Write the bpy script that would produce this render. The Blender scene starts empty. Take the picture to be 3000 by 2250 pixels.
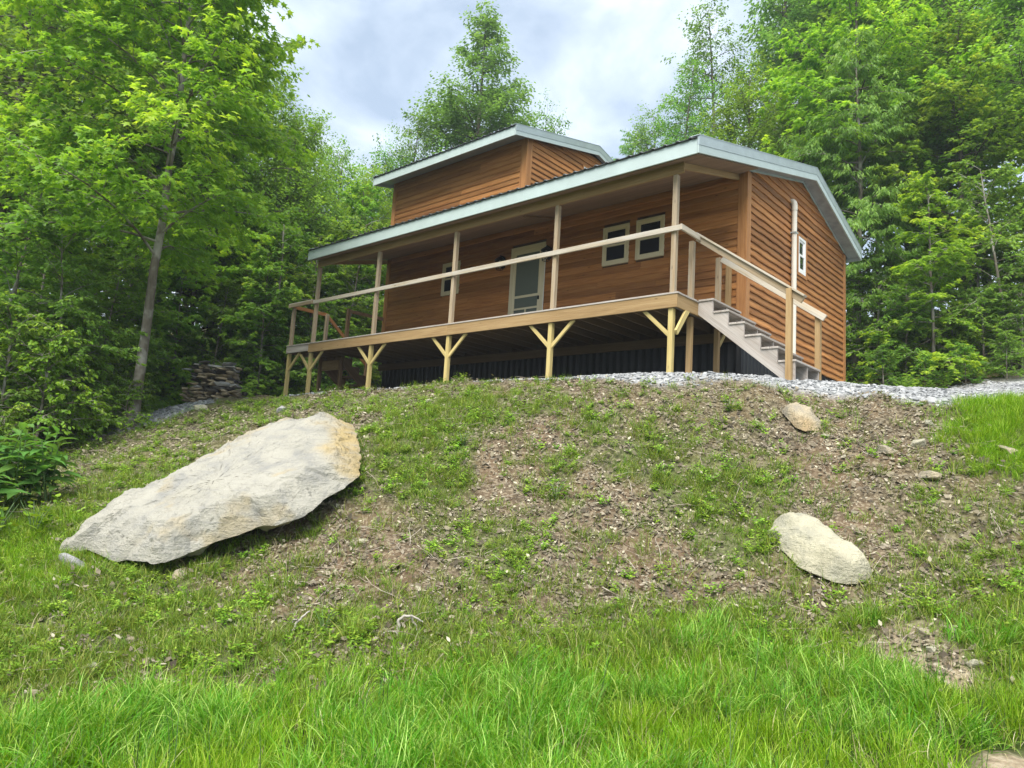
import bpy, bmesh, math, random
import numpy as np
from mathutils import Vector, Matrix

SC = bpy.context.scene
COL = SC.collection
R = math.radians

# ------------------------------------------------------------------ camera, sky, sun, exposure
cam_d = bpy.data.cameras.new('camera')
cam = bpy.data.objects.new('camera', cam_d); COL.objects.link(cam)
CAM = np.array([5.8016, -10.5262, -3.2656]); PITCH, YAW, ROLL = .1292, -.7293, .0610
_f = np.array([math.sin(YAW)*math.cos(PITCH), math.cos(YAW)*math.cos(PITCH), math.sin(PITCH)])
_r = np.array([math.cos(YAW), -math.sin(YAW), 0.]); _u = np.cross(_r, _f)
_r2 = math.cos(ROLL)*_r + math.sin(ROLL)*_u; _u2 = -math.sin(ROLL)*_r + math.cos(ROLL)*_u
cam.matrix_world = Matrix(((_r2[0], _u2[0], -_f[0], CAM[0]), (_r2[1], _u2[1], -_f[1], CAM[1]),
                           (_r2[2], _u2[2], -_f[2], CAM[2]), (0, 0, 0, 1)))
cam_d.sensor_width = 36; cam_d.lens = 2091.54/3000*36
cam_d.clip_start = .05; cam_d.clip_end = 2000
SC.camera = cam

SUN_EL, SUN_AZ = R(56), R(158)          # azimuth measured clockwise from +Y
SUN_DIR = Vector((math.sin(SUN_AZ)*math.cos(SUN_EL), math.cos(SUN_AZ)*math.cos(SUN_EL), math.sin(SUN_EL)))
w = bpy.data.worlds.new('World'); SC.world = w; w.use_nodes = True
nt = w.node_tree; nt.nodes.clear()
def N(t, typ, **kw):
    n = t.nodes.new(typ)
    for k, v in kw.items(): setattr(n, k, v)
    return n
out = N(nt, 'ShaderNodeOutputWorld'); bg = N(nt, 'ShaderNodeBackground'); bg.inputs['Strength'].default_value = .1
sky = N(nt, 'ShaderNodeTexSky', sky_type='NISHITA', sun_disc=False, sun_elevation=SUN_EL, sun_rotation=SUN_AZ)
tc = N(nt, 'ShaderNodeTexCoord')
sep = N(nt, 'ShaderNodeSeparateXYZ'); nt.links.new(tc.outputs['Generated'], sep.inputs[0])
zz = N(nt, 'ShaderNodeMath', operation='MAXIMUM'); nt.links.new(sep.outputs['Z'], zz.inputs[0]); zz.inputs[1].default_value = 0.0
za = N(nt, 'ShaderNodeMath', operation='ADD'); nt.links.new(zz.outputs[0], za.inputs[0]); za.inputs[1].default_value = .22
dv = N(nt, 'ShaderNodeVectorMath', operation='SCALE')
inv = N(nt, 'ShaderNodeMath', operation='DIVIDE'); inv.inputs[0].default_value = 1; nt.links.new(za.outputs[0], inv.inputs[1])
nt.links.new(tc.outputs['Generated'], dv.inputs[0]); nt.links.new(inv.outputs[0], dv.inputs['Scale'])
n1 = N(nt, 'ShaderNodeTexNoise'); n1.inputs['Scale'].default_value = 2.6; n1.inputs['Detail'].default_value = 6; n1.inputs['Roughness'].default_value = .56; n1.inputs['Distortion'].default_value = .25
nt.links.new(dv.outputs[0], n1.inputs['Vector'])
cr = N(nt, 'ShaderNodeValToRGB')          # cloud deck: darker blue grey bases, pale breaks
cr.color_ramp.elements[0].position = .36; cr.color_ramp.elements[0].color = (1.02, 1.25, 1.54, 1)
cr.color_ramp.elements[1].position = .64; cr.color_ramp.elements[1].color = (2.55, 2.72, 2.86, 1)
e = cr.color_ramp.elements.new(.5); e.color = (1.62, 1.85, 2.11, 1)
nt.links.new(n1.outputs['Fac'], cr.inputs[0])
mx = N(nt, 'ShaderNodeMix', data_type='RGBA'); mx.inputs['Factor'].default_value = .9
nt.links.new(sky.outputs[0], mx.inputs['A']); nt.links.new(cr.outputs[0], mx.inputs['B'])
nt.links.new(mx.outputs['Result'], bg.inputs[0]); nt.links.new(bg.outputs[0], out.inputs[0])

sd = bpy.data.lights.new('sun', 'SUN'); sd.energy = 1.5; sd.angle = R(45); sd.color = (1, .965, .9)
sun = bpy.data.objects.new('sun', sd); COL.objects.link(sun)
sun.rotation_euler = SUN_DIR.to_track_quat('Z', 'Y').to_euler(); sun.location = (0, -5, 30)

SC.view_settings.view_transform = 'Standard'; SC.view_settings.look = 'None'
SC.view_settings.gamma = 1; SC.view_settings.use_curve_mapping = False
SC.view_settings.exposure = 2.4
SC.cycles.max_bounces = 7; SC.cycles.diffuse_bounces = 4; SC.cycles.transmission_bounces = 4
SC.cycles.glossy_bounces = 2; SC.cycles.transparent_max_bounces = 4
SC.cycles.use_denoising = True
try:
    SC.cycles.denoiser = 'OPENIMAGEDENOISE'; SC.cycles.denoising_prefilter = 'ACCURATE'
except Exception: pass
SC.cycles.sample_clamp_indirect = 6

# ------------------------------------------------------------------ site frame, terrain
FH = np.array([math.sin(YAW), math.cos(YAW)]); RH = np.array([math.cos(YAW), -math.sin(YAW)])
def site(d, l):                 # metres ahead of / to the right of the spot where the photographer stood
    p = CAM[:2] + d*FH + l*RH
    return float(p[0]), float(p[1])
def to_site(x, y):
    dx, dy = x-CAM[0], y-CAM[1]
    return dx*FH[0]+dy*FH[1], dx*RH[0]+dy*RH[1]
CTRL_S = [(-10, -18, -5.6), (-10, 0, -5.25), (-10, 18, -4.6), (2, -3, -5.08), (2, 0, -4.98), (2, 3, -4.85), (2, 9, -4.4), (2, -10, -5.3),
    (4, -2.6, -5.05), (4, .1, -4.93), (4, 2.9, -4.79), (4, 7, -4.3), (4, -7, -5.2), (5.3, -2.5, -4.95), (5.3, 0, -4.84), (5.3, 3, -4.62), (5.4, 5, -4.3),
    (6.5, -3.5, -4.85), (6.5, .1, -4.68), (6.5, 2.2, -4.5), (6.5, 3.8, -4.30), (6.3, 6, -3.7), (7.5, 3.27, -3.9), (8.5, .1, -3.70), (9.5, -1.95, -3.05),
    (8, -3.2, -4.32), (7.7, -4.62, -4.42), (11, -4.55, -3.40), (8, -5.5, -4.35), (9.5, -7.2, -4.1), (14, -8.09, -3.08), (15, -7.75, -2.68),
    (12, -10, -3.95), (17, -12, -3.6), (9.8, 4.04, -2.27), (11, 2.47, -1.60), (10.8, 3.5, -1.58), (10.7, 4.5, -1.62), (10.5, 5.4, -1.67), (9.9, 6.1, -1.80), (9, 6.52, -2.02), (8, 8.5, -2.2), (11, 8, -1.62), (14, 10.16, -.95), (14, 7.28, -1.07),
    (18, 13.07, .1), (12, 13, -1.1), (20, -14, -3.3), (28, -16, -2.6), (40, -25, -1), (40, -45, 0), (26, -9.5, -1.6), (34, -8, -.2), (30, 0, .3), (40, 0, 3), (45, 15, 7),
    (24, 14, 1.9), (32, 18, 5), (30, 30, 5), (15, 25, .5), (0, 30, -3), (0, -35, -5.5), (20, -40, -3), (60, -40, 6), (60, 0, 9), (60, 40, 12),
    (90, 0, 16), (90, 60, 18), (90, -70, 12), (-40, 0, -6), (-40, 50, -5), (-40, -50, -6.5), (0, 70, -1), (0, -80, -5), (40, 70, 8), (40, -80, 3)]
CTRL_W = [(-12.6, .3, -1.52), (-10.5, 0, -1.44), (-8.36, 0, -1.42), (-5.5, 0, -1.40), (-2.67, 0, -1.38), (-.1, 0, -1.42), (1.57, .75, -1.50), (-6, 3, -1.4),
    (-11, 4, -1.4), (-13.5, 3, -1.5), (.5, 3, -1.3), (.5, 5, -1.1), (-5, 6, -1.2), (.5, 8.4, -.85), (-6, 9.5, -1.0), (-11, 9, -1.2),
    (-5, -.75, -1.50), (.3, -.68, -1.58), (-3.5, -.86, -1.53), (-11.4, -.42, -1.62), (-8, -.85, -1.56), (1.6, -.2, -1.62), (2.9, .6, -1.72), (-12.6, -1.5, -1.62), (-14.3, -1.2, -1.72)]
_P = np.array([c[:2] for c in CTRL_S] + [to_site(c[0], c[1]) for c in CTRL_W]); _Z = np.array([c[2] for c in CTRL_S] + [c[2] for c in CTRL_W])
_S = 10.
def _phi(r2): return .5*r2*np.log(r2+1e-12)
def _rbf_fit():
    P = _P/_S; n = len(P); A = np.zeros((n+3, n+3))
    A[:n, :n] = _phi(((P[:, None]-P[None])**2).sum(-1)) + np.eye(n)*.004
    A[:n, n] = 1; A[:n, n+1:] = P; A[n, :n] = 1; A[n+1:, :n] = P.T
    return np.linalg.solve(A, np.r_[_Z, 0, 0, 0])
_Wt = _rbf_fit()
def height_s(d, l):
    q = np.stack([np.ravel(d), np.ravel(l)], -1)/_S; P = _P/_S; o = np.zeros(len(q))
    for i in range(0, len(q), 20000):
        s = q[i:i+20000]
        o[i:i+20000] = _phi(((s[:, None]-P[None])**2).sum(-1))@_Wt[:len(P)] + _Wt[len(P)] + s@_Wt[len(P)+1:]
    return o.reshape(np.shape(d))
def _hash(ix, iy, seed):
    h = (ix*374761393 + iy*668265263 + seed*1442695041) & 0xffffffff
    h = ((h ^ (h >> 13))*1274126177) & 0xffffffff
    return ((h ^ (h >> 16)) & 0xffff)/65535.
def vnoise(x, y, seed=0):
    x = np.asarray(x, float); y = np.asarray(y, float)
    ix = np.floor(x).astype(np.int64); iy = np.floor(y).astype(np.int64); fx = x-ix; fy = y-iy
    fx = fx*fx*(3-2*fx); fy = fy*fy*(3-2*fy)
    a = _hash(ix, iy, seed); b = _hash(ix+1, iy, seed); c = _hash(ix, iy+1, seed); d = _hash(ix+1, iy+1, seed)
    return a*(1-fx)*(1-fy)+b*fx*(1-fy)+c*(1-fx)*fy+d*fx*fy
def fbm(x, y, oct=4, seed=0):
    s = 0; a = .5; t = 0
    for k in range(oct):
        s = s+a*vnoise(x*2**k+17*k, y*2**k-9*k, seed+k); t += a; a *= .5
    return s/t
def smooth(a, b, x):
    t = np.clip((x-a)/(b-a), 0, 1); return t*t*(3-2*t)
def bare(d, l):            # trodden stony patches in the grass
    b_ = smooth(1.15, .5, np.hypot((d-5.85)/.62, (l-3.4)/.42)) + smooth(1.15, .5, np.hypot((d-4.2)/.45, (l-3.1)/.5))
    return np.clip(b_*(.55+.9*fbm(d*2.3, l*2.3, 3, 11)), 0, 1)
def zones(d, l):
    """(lush grass, gravel, forest floor, thin green) weights at site points."""
    x = CAM[0]+d*FH[0]+l*RH[0]; y = CAM[1]+d*FH[1]+l*RH[1]
    n = fbm(d*.9, l*.9, 4, 3); n2 = fbm(d*2.3, l*2.3, 3, 11)
    edge = 5.75 + .10*np.clip(l, -3, 4) + .55*smooth(.2, 1.6, l)*smooth(3.2, 1.8, l) + 1.1*(n-.5)
    edge = edge - .55*smooth(-1.0, -3.0, l)
    g = 1-smooth(edge-.75, edge+.6, d+.9*(n2-.5))
    bare_ = bare(d, l)
    g = g*(1-bare_)
    g = np.maximum(g, .85*smooth(1.0, .5, np.hypot((d-8.5)/1.3, np.minimum(l-6.7, 0)/1.7+np.maximum(l-6.7, 0)/4.5)))          # green bank by the drive
    g = np.maximum(g, .5*smooth(1.0, .45, np.hypot((d-7.4)/1.9, (l+5.4)/1.6)))
    pad = smooth(-1.0, -.72, y+.5*(n2-.5))*smooth(3.6, 3.1, np.abs(x+9.9)*0+np.maximum(0, -x-10.8))*smooth(12.5, 11.5, y)*smooth(1.0, .3, x)
    pad_r = smooth(-.22, .18, d+.4*(n2-.5)-np.interp(l, [2.9, 3.7, 4.35, 4.95, 5.5, 5.95, 6.5, 8, 11], [11.2, 10.6, 10.5, 10.3, 9.9, 9.35, 8.95, 8.6, 8.4]))*smooth(2.6, 3.2, l)*smooth(18.5, 17, d)
    heap = smooth(1.05, .75, np.hypot((d-16.4)/2.2, (l+8.2)/1.15))
    gr = np.clip(np.maximum(np.maximum(pad, pad_r), heap), 0, 1)*(1-g)
    fo = smooth(16.6, 17.4, d)*smooth(8, 9.5, l) + smooth(18, 21, d)*smooth(0, 3, np.abs(l+1)) + smooth(11.5, 13.5, y) + smooth(-9.5, -11.5, l)*smooth(9, 11, d)
    fo = np.clip(fo, 0, 1)*(1-gr)
    th = smooth(.42, .62, fbm(d*.75+4, l*.75, 4, 29))*.9 + .55*smooth(-2, -4.5, l) + .5*smooth(7.4, 6.2, d) + .35*smooth(3.5, 5.5, l)
    th = np.clip(th, 0, 1)*(1-gr)*(1-fo)*(1-bare_)*(1-.75*smooth(-2.7, -1.1, y+1.2*(n2-.5)))
    return g, gr, fo, th
def bump(d, l):
    g, gr, fo, th = zones(d, l)
    a = (fbm(d*1.1, l*1.1, 4, 5)-.5)*.22 + (fbm(d*4.2, l*4.2, 4, 7)-.5)*.17
    near = smooth(60, 20, d)
    return a*near*(1-.75*gr)*smooth(-8, 1, d)
def ground_s(d, l): return height_s(d, l)+bump(d, l)
def ground(x, y):
    d, l = to_site(x, y)
    return float(ground_s(np.array([d]), np.array([l]))[0])

# ------------------------------------------------------------------ object helpers
def tag(o, label=None, cat=None, group=None, kind=None):
    if label: o['label'] = label
    if cat: o['category'] = cat
    if group: o['group'] = group
    if kind: o['kind'] = kind
    return o
def empty(name, loc=(0, 0, 0), rz=0, label=None, cat=None, group=None):
    o = bpy.data.objects.new(name, None); COL.objects.link(o); o.location = loc; o.rotation_euler = (0, 0, rz)
    o.empty_display_size = .2
    return tag(o, label, cat, group)
def link(name, me, mats=(), parent=None):
    o = bpy.data.objects.new(name, me); COL.objects.link(o)
    if mats:
        for m in (mats if isinstance(mats, (list, tuple)) else [mats]): me.materials.append(m)
    if parent: o.parent = parent
    return o
def np_mesh(name, V, Fc, smooth_=False, attrs=None, uv=None, midx=None):
    """V (n,3); Fc: list of equal-width face arrays."""
    me = bpy.data.meshes.new(name)
    Fc = [np.asarray(f, np.int32) for f in (Fc if isinstance(Fc, list) else [Fc]) if len(f)]
    nf = sum(len(f) for f in Fc); nl = sum(f.size for f in Fc)
    me.vertices.add(len(V)); me.vertices.foreach_set('co', np.ascontiguousarray(V, np.float32).ravel())
    me.loops.add(nl); me.loops.foreach_set('vertex_index', np.concatenate([f.ravel() for f in Fc]))
    me.polygons.add(nf)
    sizes = np.concatenate([np.full(len(f), f.shape[1], np.int32) for f in Fc])
    me.polygons.foreach_set('loop_start', np.r_[0, np.cumsum(sizes)[:-1]].astype(np.int32))
    if smooth_: me.polygons.foreach_set('use_smooth', np.ones(nf, bool))
    if midx is not None: me.polygons.foreach_set('material_index', np.asarray(midx, np.int32))
    if uv is not None:
        l_ = me.uv_layers.new(name='UVMap'); l_.data.foreach_set('uv', np.ascontiguousarray(uv, np.float32).ravel())
    for k, (dom, a) in (attrs or {}).items():
        a = np.asarray(a, np.float32)
        if a.ndim == 1:
            at = me.attributes.new(k, 'FLOAT', dom); at.data.foreach_set('value', a)
        else:
            at = me.attributes.new(k, 'FLOAT_COLOR', dom); at.data.foreach_set('color', np.c_[a, np.ones(len(a))].astype(np.float32).ravel() if a.shape[1] == 3 else a.ravel())
    me.update(calc_edges=True); me.validate()
    return me

# boards: boxes with UV u = metres along the grain, v = metres across, random offset per board
_bo = random.Random(5)
class MB:
    def __init__(s): s.V = []; s.F = []; s.UV = []
    def hexa(s, c, ax):
        """c: 8 corners, index = i + 2j + 4k (i along, j up, k out); ax: grain axis unit vector."""
        b = len(s.V); s.V += [Vector(p) for p in c]; off = (_bo.random()*40, _bo.random()*40)
        ax = Vector(ax).normalized()
        for f in ((0, 2, 3, 1), (4, 5, 7, 6), (0, 1, 5, 4), (2, 6, 7, 3), (0, 4, 6, 2), (1, 3, 7, 5)):
            pts = [Vector(c[i]) for i in f]; n = (pts[1]-pts[0]).cross(pts[2]-pts[0])
            if n.length < 1e-12: n = Vector((0, 0, 1))
            n.normalize(); t = n.cross(ax)
            end = t.length < .5
            if end: t = n.orthogonal().normalized(); a2 = n.cross(t)
            else: t.normalize(); a2 = ax
            s.F.append([b+i for i in f])
            s.UV.append([(p.dot(a2)*(6 if end else 1)+off[0], p.dot(t)+off[1]) for p in pts])
        return s
    def board(s, p0, p1, up, w, t):
        """box from p0 to p1 (the middle of its end faces); w along up, t along the third axis."""
        p0 = Vector(p0); p1 = Vector(p1); ax = (p1-p0).normalized(); up = Vector(up)
        up = (up-ax*up.dot(ax)).normalized(); o = ax.cross(up)
        c = []
        for k in (0, 1):
            for j in (0, 1):
                for i in (0, 1): c.append((p1 if i else p0)+up*w*(j-.5)+o*t*(k-.5))
        return s.hexa(c, ax)
    def box(s, lo, hi, grain=0):
        c = [(hi[0] if i else lo[0], hi[1] if j else lo[1], hi[2] if k else lo[2]) for k in (0, 1) for j in (0, 1) for i in (0, 1)]
        return s.hexa(c, [(1, 0, 0), (0, 1, 0), (0, 0, 1)][grain])
    def prism(s, poly, axis, a, b, grain=(1, 0, 0)):
        """polygon [(p,q)] extruded between a and b along axis ('x': (p,q)=(y,z); 'y': (x,z); 'z': (x,y))."""
        def P(p, q, t): return Vector({'x': (t, p, q), 'y': (p, t, q), 'z': (p, q, t)}[axis])
        n = len(poly); o = len(s.V); s.V += [P(p, q, a) for p, q in poly]+[P(p, q, b) for p, q in poly]
        off = (_bo.random()*40, _bo.random()*40); g = Vector(grain).normalized()
        fs = [list(range(n)), list(range(2*n-1, n-1, -1))]+[[i, i+n, (i+1) % n+n, (i+1) % n] for i in range(n)]
        for f in fs:
            pts = [s.V[o+i] for i in f]; nn = (pts[1]-pts[0]).cross(pts[2]-pts[0])
            if nn.length < 1e-12: nn = Vector((0, 0, 1))
            nn.normalize(); t = nn.cross(g); t = t.normalized() if t.length > .3 else nn.orthogonal().normalized()
            s.F.append([o+i for i in f]); s.UV.append([(p.dot(g)+off[0], p.dot(t)+off[1]) for p in pts])
        return s
    def build(s, name, mat, parent=None, bevel=0, label=None):
        me = bpy.data.meshes.new(name); me.from_pydata([tuple(v) for v in s.V], [], s.F)
        uv = me.uv_layers.new(name='UVMap'); i = 0
        for f in s.UV:
            for c in f: uv.data[i].uv = c; i += 1
        bm = bmesh.new(); bm.from_mesh(me); bmesh.ops.recalc_face_normals(bm, faces=bm.faces[:])
        if bevel: bmesh.ops.bevel(bm, geom=bm.edges[:], offset=bevel, segments=1, affect='EDGES', clamp_overlap=True)
        bm.to_mesh(me); bm.free(); me.update()
        o = link(name, me, mat, parent)
        if label: o['label'] = label
        return o
def tube(pts, rads, sides=6):
    pts = np.asarray(pts, float); n = len(pts); T = np.gradient(pts, axis=0); T /= np.linalg.norm(T, axis=1)[:, None]+1e-9
    ref = np.array([0., 0, 1]) if abs(T[0][2]) < .9 else np.array([1., 0, 0])
    A = np.cross(T, ref); A /= np.linalg.norm(A, axis=1)[:, None]+1e-9; B = np.cross(T, A)
    th = np.arange(sides)*2*np.pi/sides
    V = pts[:, None]+np.asarray(rads)[:, None, None]*(A[:, None]*np.cos(th)[None, :, None]+B[:, None]*np.sin(th)[None, :, None])
    i = np.arange(n-1)[:, None]*sides; j = np.arange(sides)[None]; k = (j+1) % sides
    F = np.stack([i+j, i+k, i+sides+k, i+sides+j], -1).reshape(-1, 4)
    return V.reshape(-1, 3), F
class TB:
    def __init__(s): s.V = []; s.F = []; s.n = 0
    def add(s, pts, rads, sides=6):
        V, F = tube(pts, rads, sides); s.V.append(V); s.F.append(F+s.n); s.n += len(V); return s
    def mesh(s, name): return np_mesh(name, np.concatenate(s.V), np.concatenate(s.F), True)

# ------------------------------------------------------------------ materials
def mat(name):
    m = bpy.data.materials.new(name); m.use_nodes = True; t = m.node_tree
    b = t.nodes['Principled BSDF']; return m, t, b
def ramp(t, fac, stops, interp='LINEAR'):
    r = N(t, 'ShaderNodeValToRGB'); r.color_ramp.interpolation = interp
    el = r.color_ramp.elements
    while len(el) < len(stops): el.new(.5)
    for e_, (p, c) in zip(el, stops): e_.position = p; e_.color = (*c, 1)
    t.links.new(fac, r.inputs[0]); return r.outputs[0]
def noise(t, vec, scale, detail=4, rough=.5, dist=0):
    n = N(t, 'ShaderNodeTexNoise'); n.inputs['Scale'].default_value = scale; n.inputs['Detail'].default_value = detail
    n.inputs['Roughness'].default_value = rough; n.inputs['Distortion'].default_value = dist
    if vec: t.links.new(vec, n.inputs['Vector'])
    return n.outputs['Fac']
def mixc(t, fac, a, b, mode='MIX'):
    m = N(t, 'ShaderNodeMix', data_type='RGBA', blend_type=mode)
    for s_, v in (('Factor', fac), ('A', a), ('B', b)):
        if isinstance(v, (int, float)): m.inputs[s_].default_value = v
        elif isinstance(v, tuple): m.inputs[s_].default_value = (*v, 1)
        else: t.links.new(v, m.inputs[s_])
    return m.outputs['Result']
def maths(t, op, a, b=None, clamp=False):
    m = N(t, 'ShaderNodeMath', operation=op, use_clamp=clamp)
    for i, v in enumerate((a, b)):
        if v is None: continue
        if isinstance(v, (int, float)): m.inputs[i].default_value = v
        else: t.links.new(v, m.inputs[i])
    return m.outputs[0]
def mapping(t, vec, scale=(1, 1, 1), rot=(0, 0, 0)):
    m = N(t, 'ShaderNodeMapping'); m.inputs['Scale'].default_value = scale; m.inputs['Rotation'].default_value = rot
    t.links.new(vec, m.inputs['Vector']); return m.outputs[0]
def bumpn(t, b, h, strength=.3, dist=.01):
    n = N(t, 'ShaderNodeBump'); n.inputs['Strength'].default_value = strength; n.inputs['Distance'].default_value = dist
    t.links.new(h, n.inputs['Height']); t.links.new(n.outputs[0], b.inputs['Normal'])
def wood(name, dark, mid, light, knots=.6, rough=.75, vary=.25, weather=None, wamt=.5):
    m, t, b = mat(name)
    uv = N(t, 'ShaderNodeUVMap').outputs[0]; oi = N(t, 'ShaderNodeObjectInfo')
    shift = N(t, 'ShaderNodeVectorMath', operation='ADD'); t.links.new(uv, shift.inputs[0])
    cmb = N(t, 'ShaderNodeCombineXYZ'); t.links.new(maths(t, 'MULTIPLY', oi.outputs['Random'], 31.), cmb.inputs[0]); t.links.new(maths(t, 'MULTIPLY', oi.outputs['Random'], 17.), cmb.inputs[1])
    t.links.new(cmb.outputs[0], shift.inputs[1]); v = shift.outputs[0]
    g = noise(t, mapping(t, v, (1.1, 34, 1)), 1.6, 6, .62, .6)
    g2 = noise(t, mapping(t, v, (.35, 5, 1)), 1.5, 3, .5, .9)
    fac = maths(t, 'ADD', maths(t, 'MULTIPLY', g, .6), maths(t, 'MULTIPLY', g2, .4))
    c = ramp(t, fac, [(.30, dark), (.5, mid), (.70, light)])
    vo = N(t, 'ShaderNodeTexVoronoi', feature='F1'); vo.inputs['Scale'].default_value = 1.5; t.links.new(mapping(t, v, (1.5, 4.2, 1)), vo.inputs['Vector'])
    k = maths(t, 'SUBTRACT', 1, maths(t, 'MULTIPLY', vo.outputs['Distance'], 9), True)
    c = mixc(t, maths(t, 'MULTIPLY', k, knots), c, tuple(x*.28 for x in dark))
    if weather:
        wn = noise(t, mapping(t, v, (.8, 9, 1)), 1.3, 5, .6, .3)
        c = mixc(t, maths(t, 'MULTIPLY', ramp(t, wn, [(.38, (0, 0, 0)), (.62, (1, 1, 1))]), wamt), c, weather)
    hsv = N(t, 'ShaderNodeHueSaturation'); t.links.new(c, hsv.inputs['Color'])
    t.links.new(maths(t, 'ADD', 1-vary/2, maths(t, 'MULTIPLY', oi.outputs['Random'], vary)), hsv.inputs['Value'])
    t.links.new(hsv.outputs[0], b.inputs['Base Color']); b.inputs['Roughness'].default_value = rough
    b.inputs['Specular IOR Level'].default_value = .25
    bumpn(t, b, g, .35, .004)
    return m
M = {}
M['siding'] = wood('stained_siding', (.150, .050, .014), (.335, .143, .043), (.45, .225, .08), .85, .6, .62)
M['trim_wood'] = wood('stained_trim', (.21, .088, .028), (.37, .17, .06), (.47, .24, .095), .6, .6, .2)
M['pine'] = wood('treated_pine', (.34, .24, .085), (.47, .37, .15), (.56, .47, .22), .5, .8, .15)
M['rim'] = wood('rim_wood', (.21, .13, .057), (.32, .21, .097), (.41, .29, .15), .7, .8, .12)
M['rail'] = wood('weathered_rail', (.28, .22, .15), (.42, .35, .25), (.54, .47, .36), .8, .85, .15, (.48, .46, .42), .65)
M['post'] = wood('porch_post', (.19, .13, .072), (.30, .22, .13), (.39, .30, .19), .9, .8, .2, (.36, .32, .26), .5)
M['step'] = wood('weathered_step', (.20, .17, .145), (.38, .345, .31), (.52, .48, .44), .6, .85, .15, (.27, .20, .15), .3)
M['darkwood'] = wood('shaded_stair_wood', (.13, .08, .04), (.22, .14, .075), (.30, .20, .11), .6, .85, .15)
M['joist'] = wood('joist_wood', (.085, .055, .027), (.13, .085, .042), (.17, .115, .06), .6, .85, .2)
M['ceil'] = wood('porch_ceiling_wood', (.15, .095, .06), (.22, .145, .095), (.27, .19, .13), .4, .8, .12)
M['cream'] = wood('pale_trim', (.52, .45, .29), (.62, .55, .38), (.68, .62, .45), .12, .6, .1)
def plain(name, col, rough=.5, metal=0, spec=.5, nscale=None, namt=.15, bscale=0):
    m, t, b = mat(name)
    b.inputs['Roughness'].default_value = rough; b.inputs['Metallic'].default_value = metal; b.inputs['Specular IOR Level'].default_value = spec
    if nscale:
        co = N(t, 'ShaderNodeTexCoord').outputs['Object']; n = noise(t, co, nscale, 5, .6)
        t.links.new(ramp(t, n, [(.3, tuple(c*(1-namt) for c in col)), (.7, tuple(min(1, c*(1+namt)) for c in col))]), b.inputs['Base Color'])
        if bscale: bumpn(t, b, n, bscale, .005)
    else: b.inputs['Base Color'].default_value = (*col, 1)
    return m
M['fascia'] = plain('painted_fascia', (.40, .475, .46), .45, 0, .4, 2.2, .07)
M['galv'] = plain('galvanised_trim', (.40, .46, .46), .38, .45, .5, 3, .1)
M['roof'] = plain('dark_roof_metal', (.055, .062, .066), .4, .3, .5, 2, .2)
M['soffit'] = plain('metal_soffit', (.30, .33, .35), .5, .2, .4, 5, .2)
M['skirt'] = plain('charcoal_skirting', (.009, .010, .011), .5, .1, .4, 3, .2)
M['white'] = plain('white_vinyl', (.78, .78, .75), .4, 0, .4)
M['pvc'] = plain('ivory_pipe', (.63, .59, .50), .4, 0, .4, 3, .06)
M['black'] = plain('black_metal', (.012, .012, .012), .45, .4, .5)
M['glass'] = plain('window_glass', (.006, .011, .018), .03, 0, .5)
M['screen'] = plain('grey_screen', (.115, .135, .115), .85, 0, .15, 40, .06)
M['backing'] = plain('sheathing', (.06, .03, .015), .9)
M['bulb'] = plain('frosted_lamp_glass', (.3, .3, .28), .2)

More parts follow.
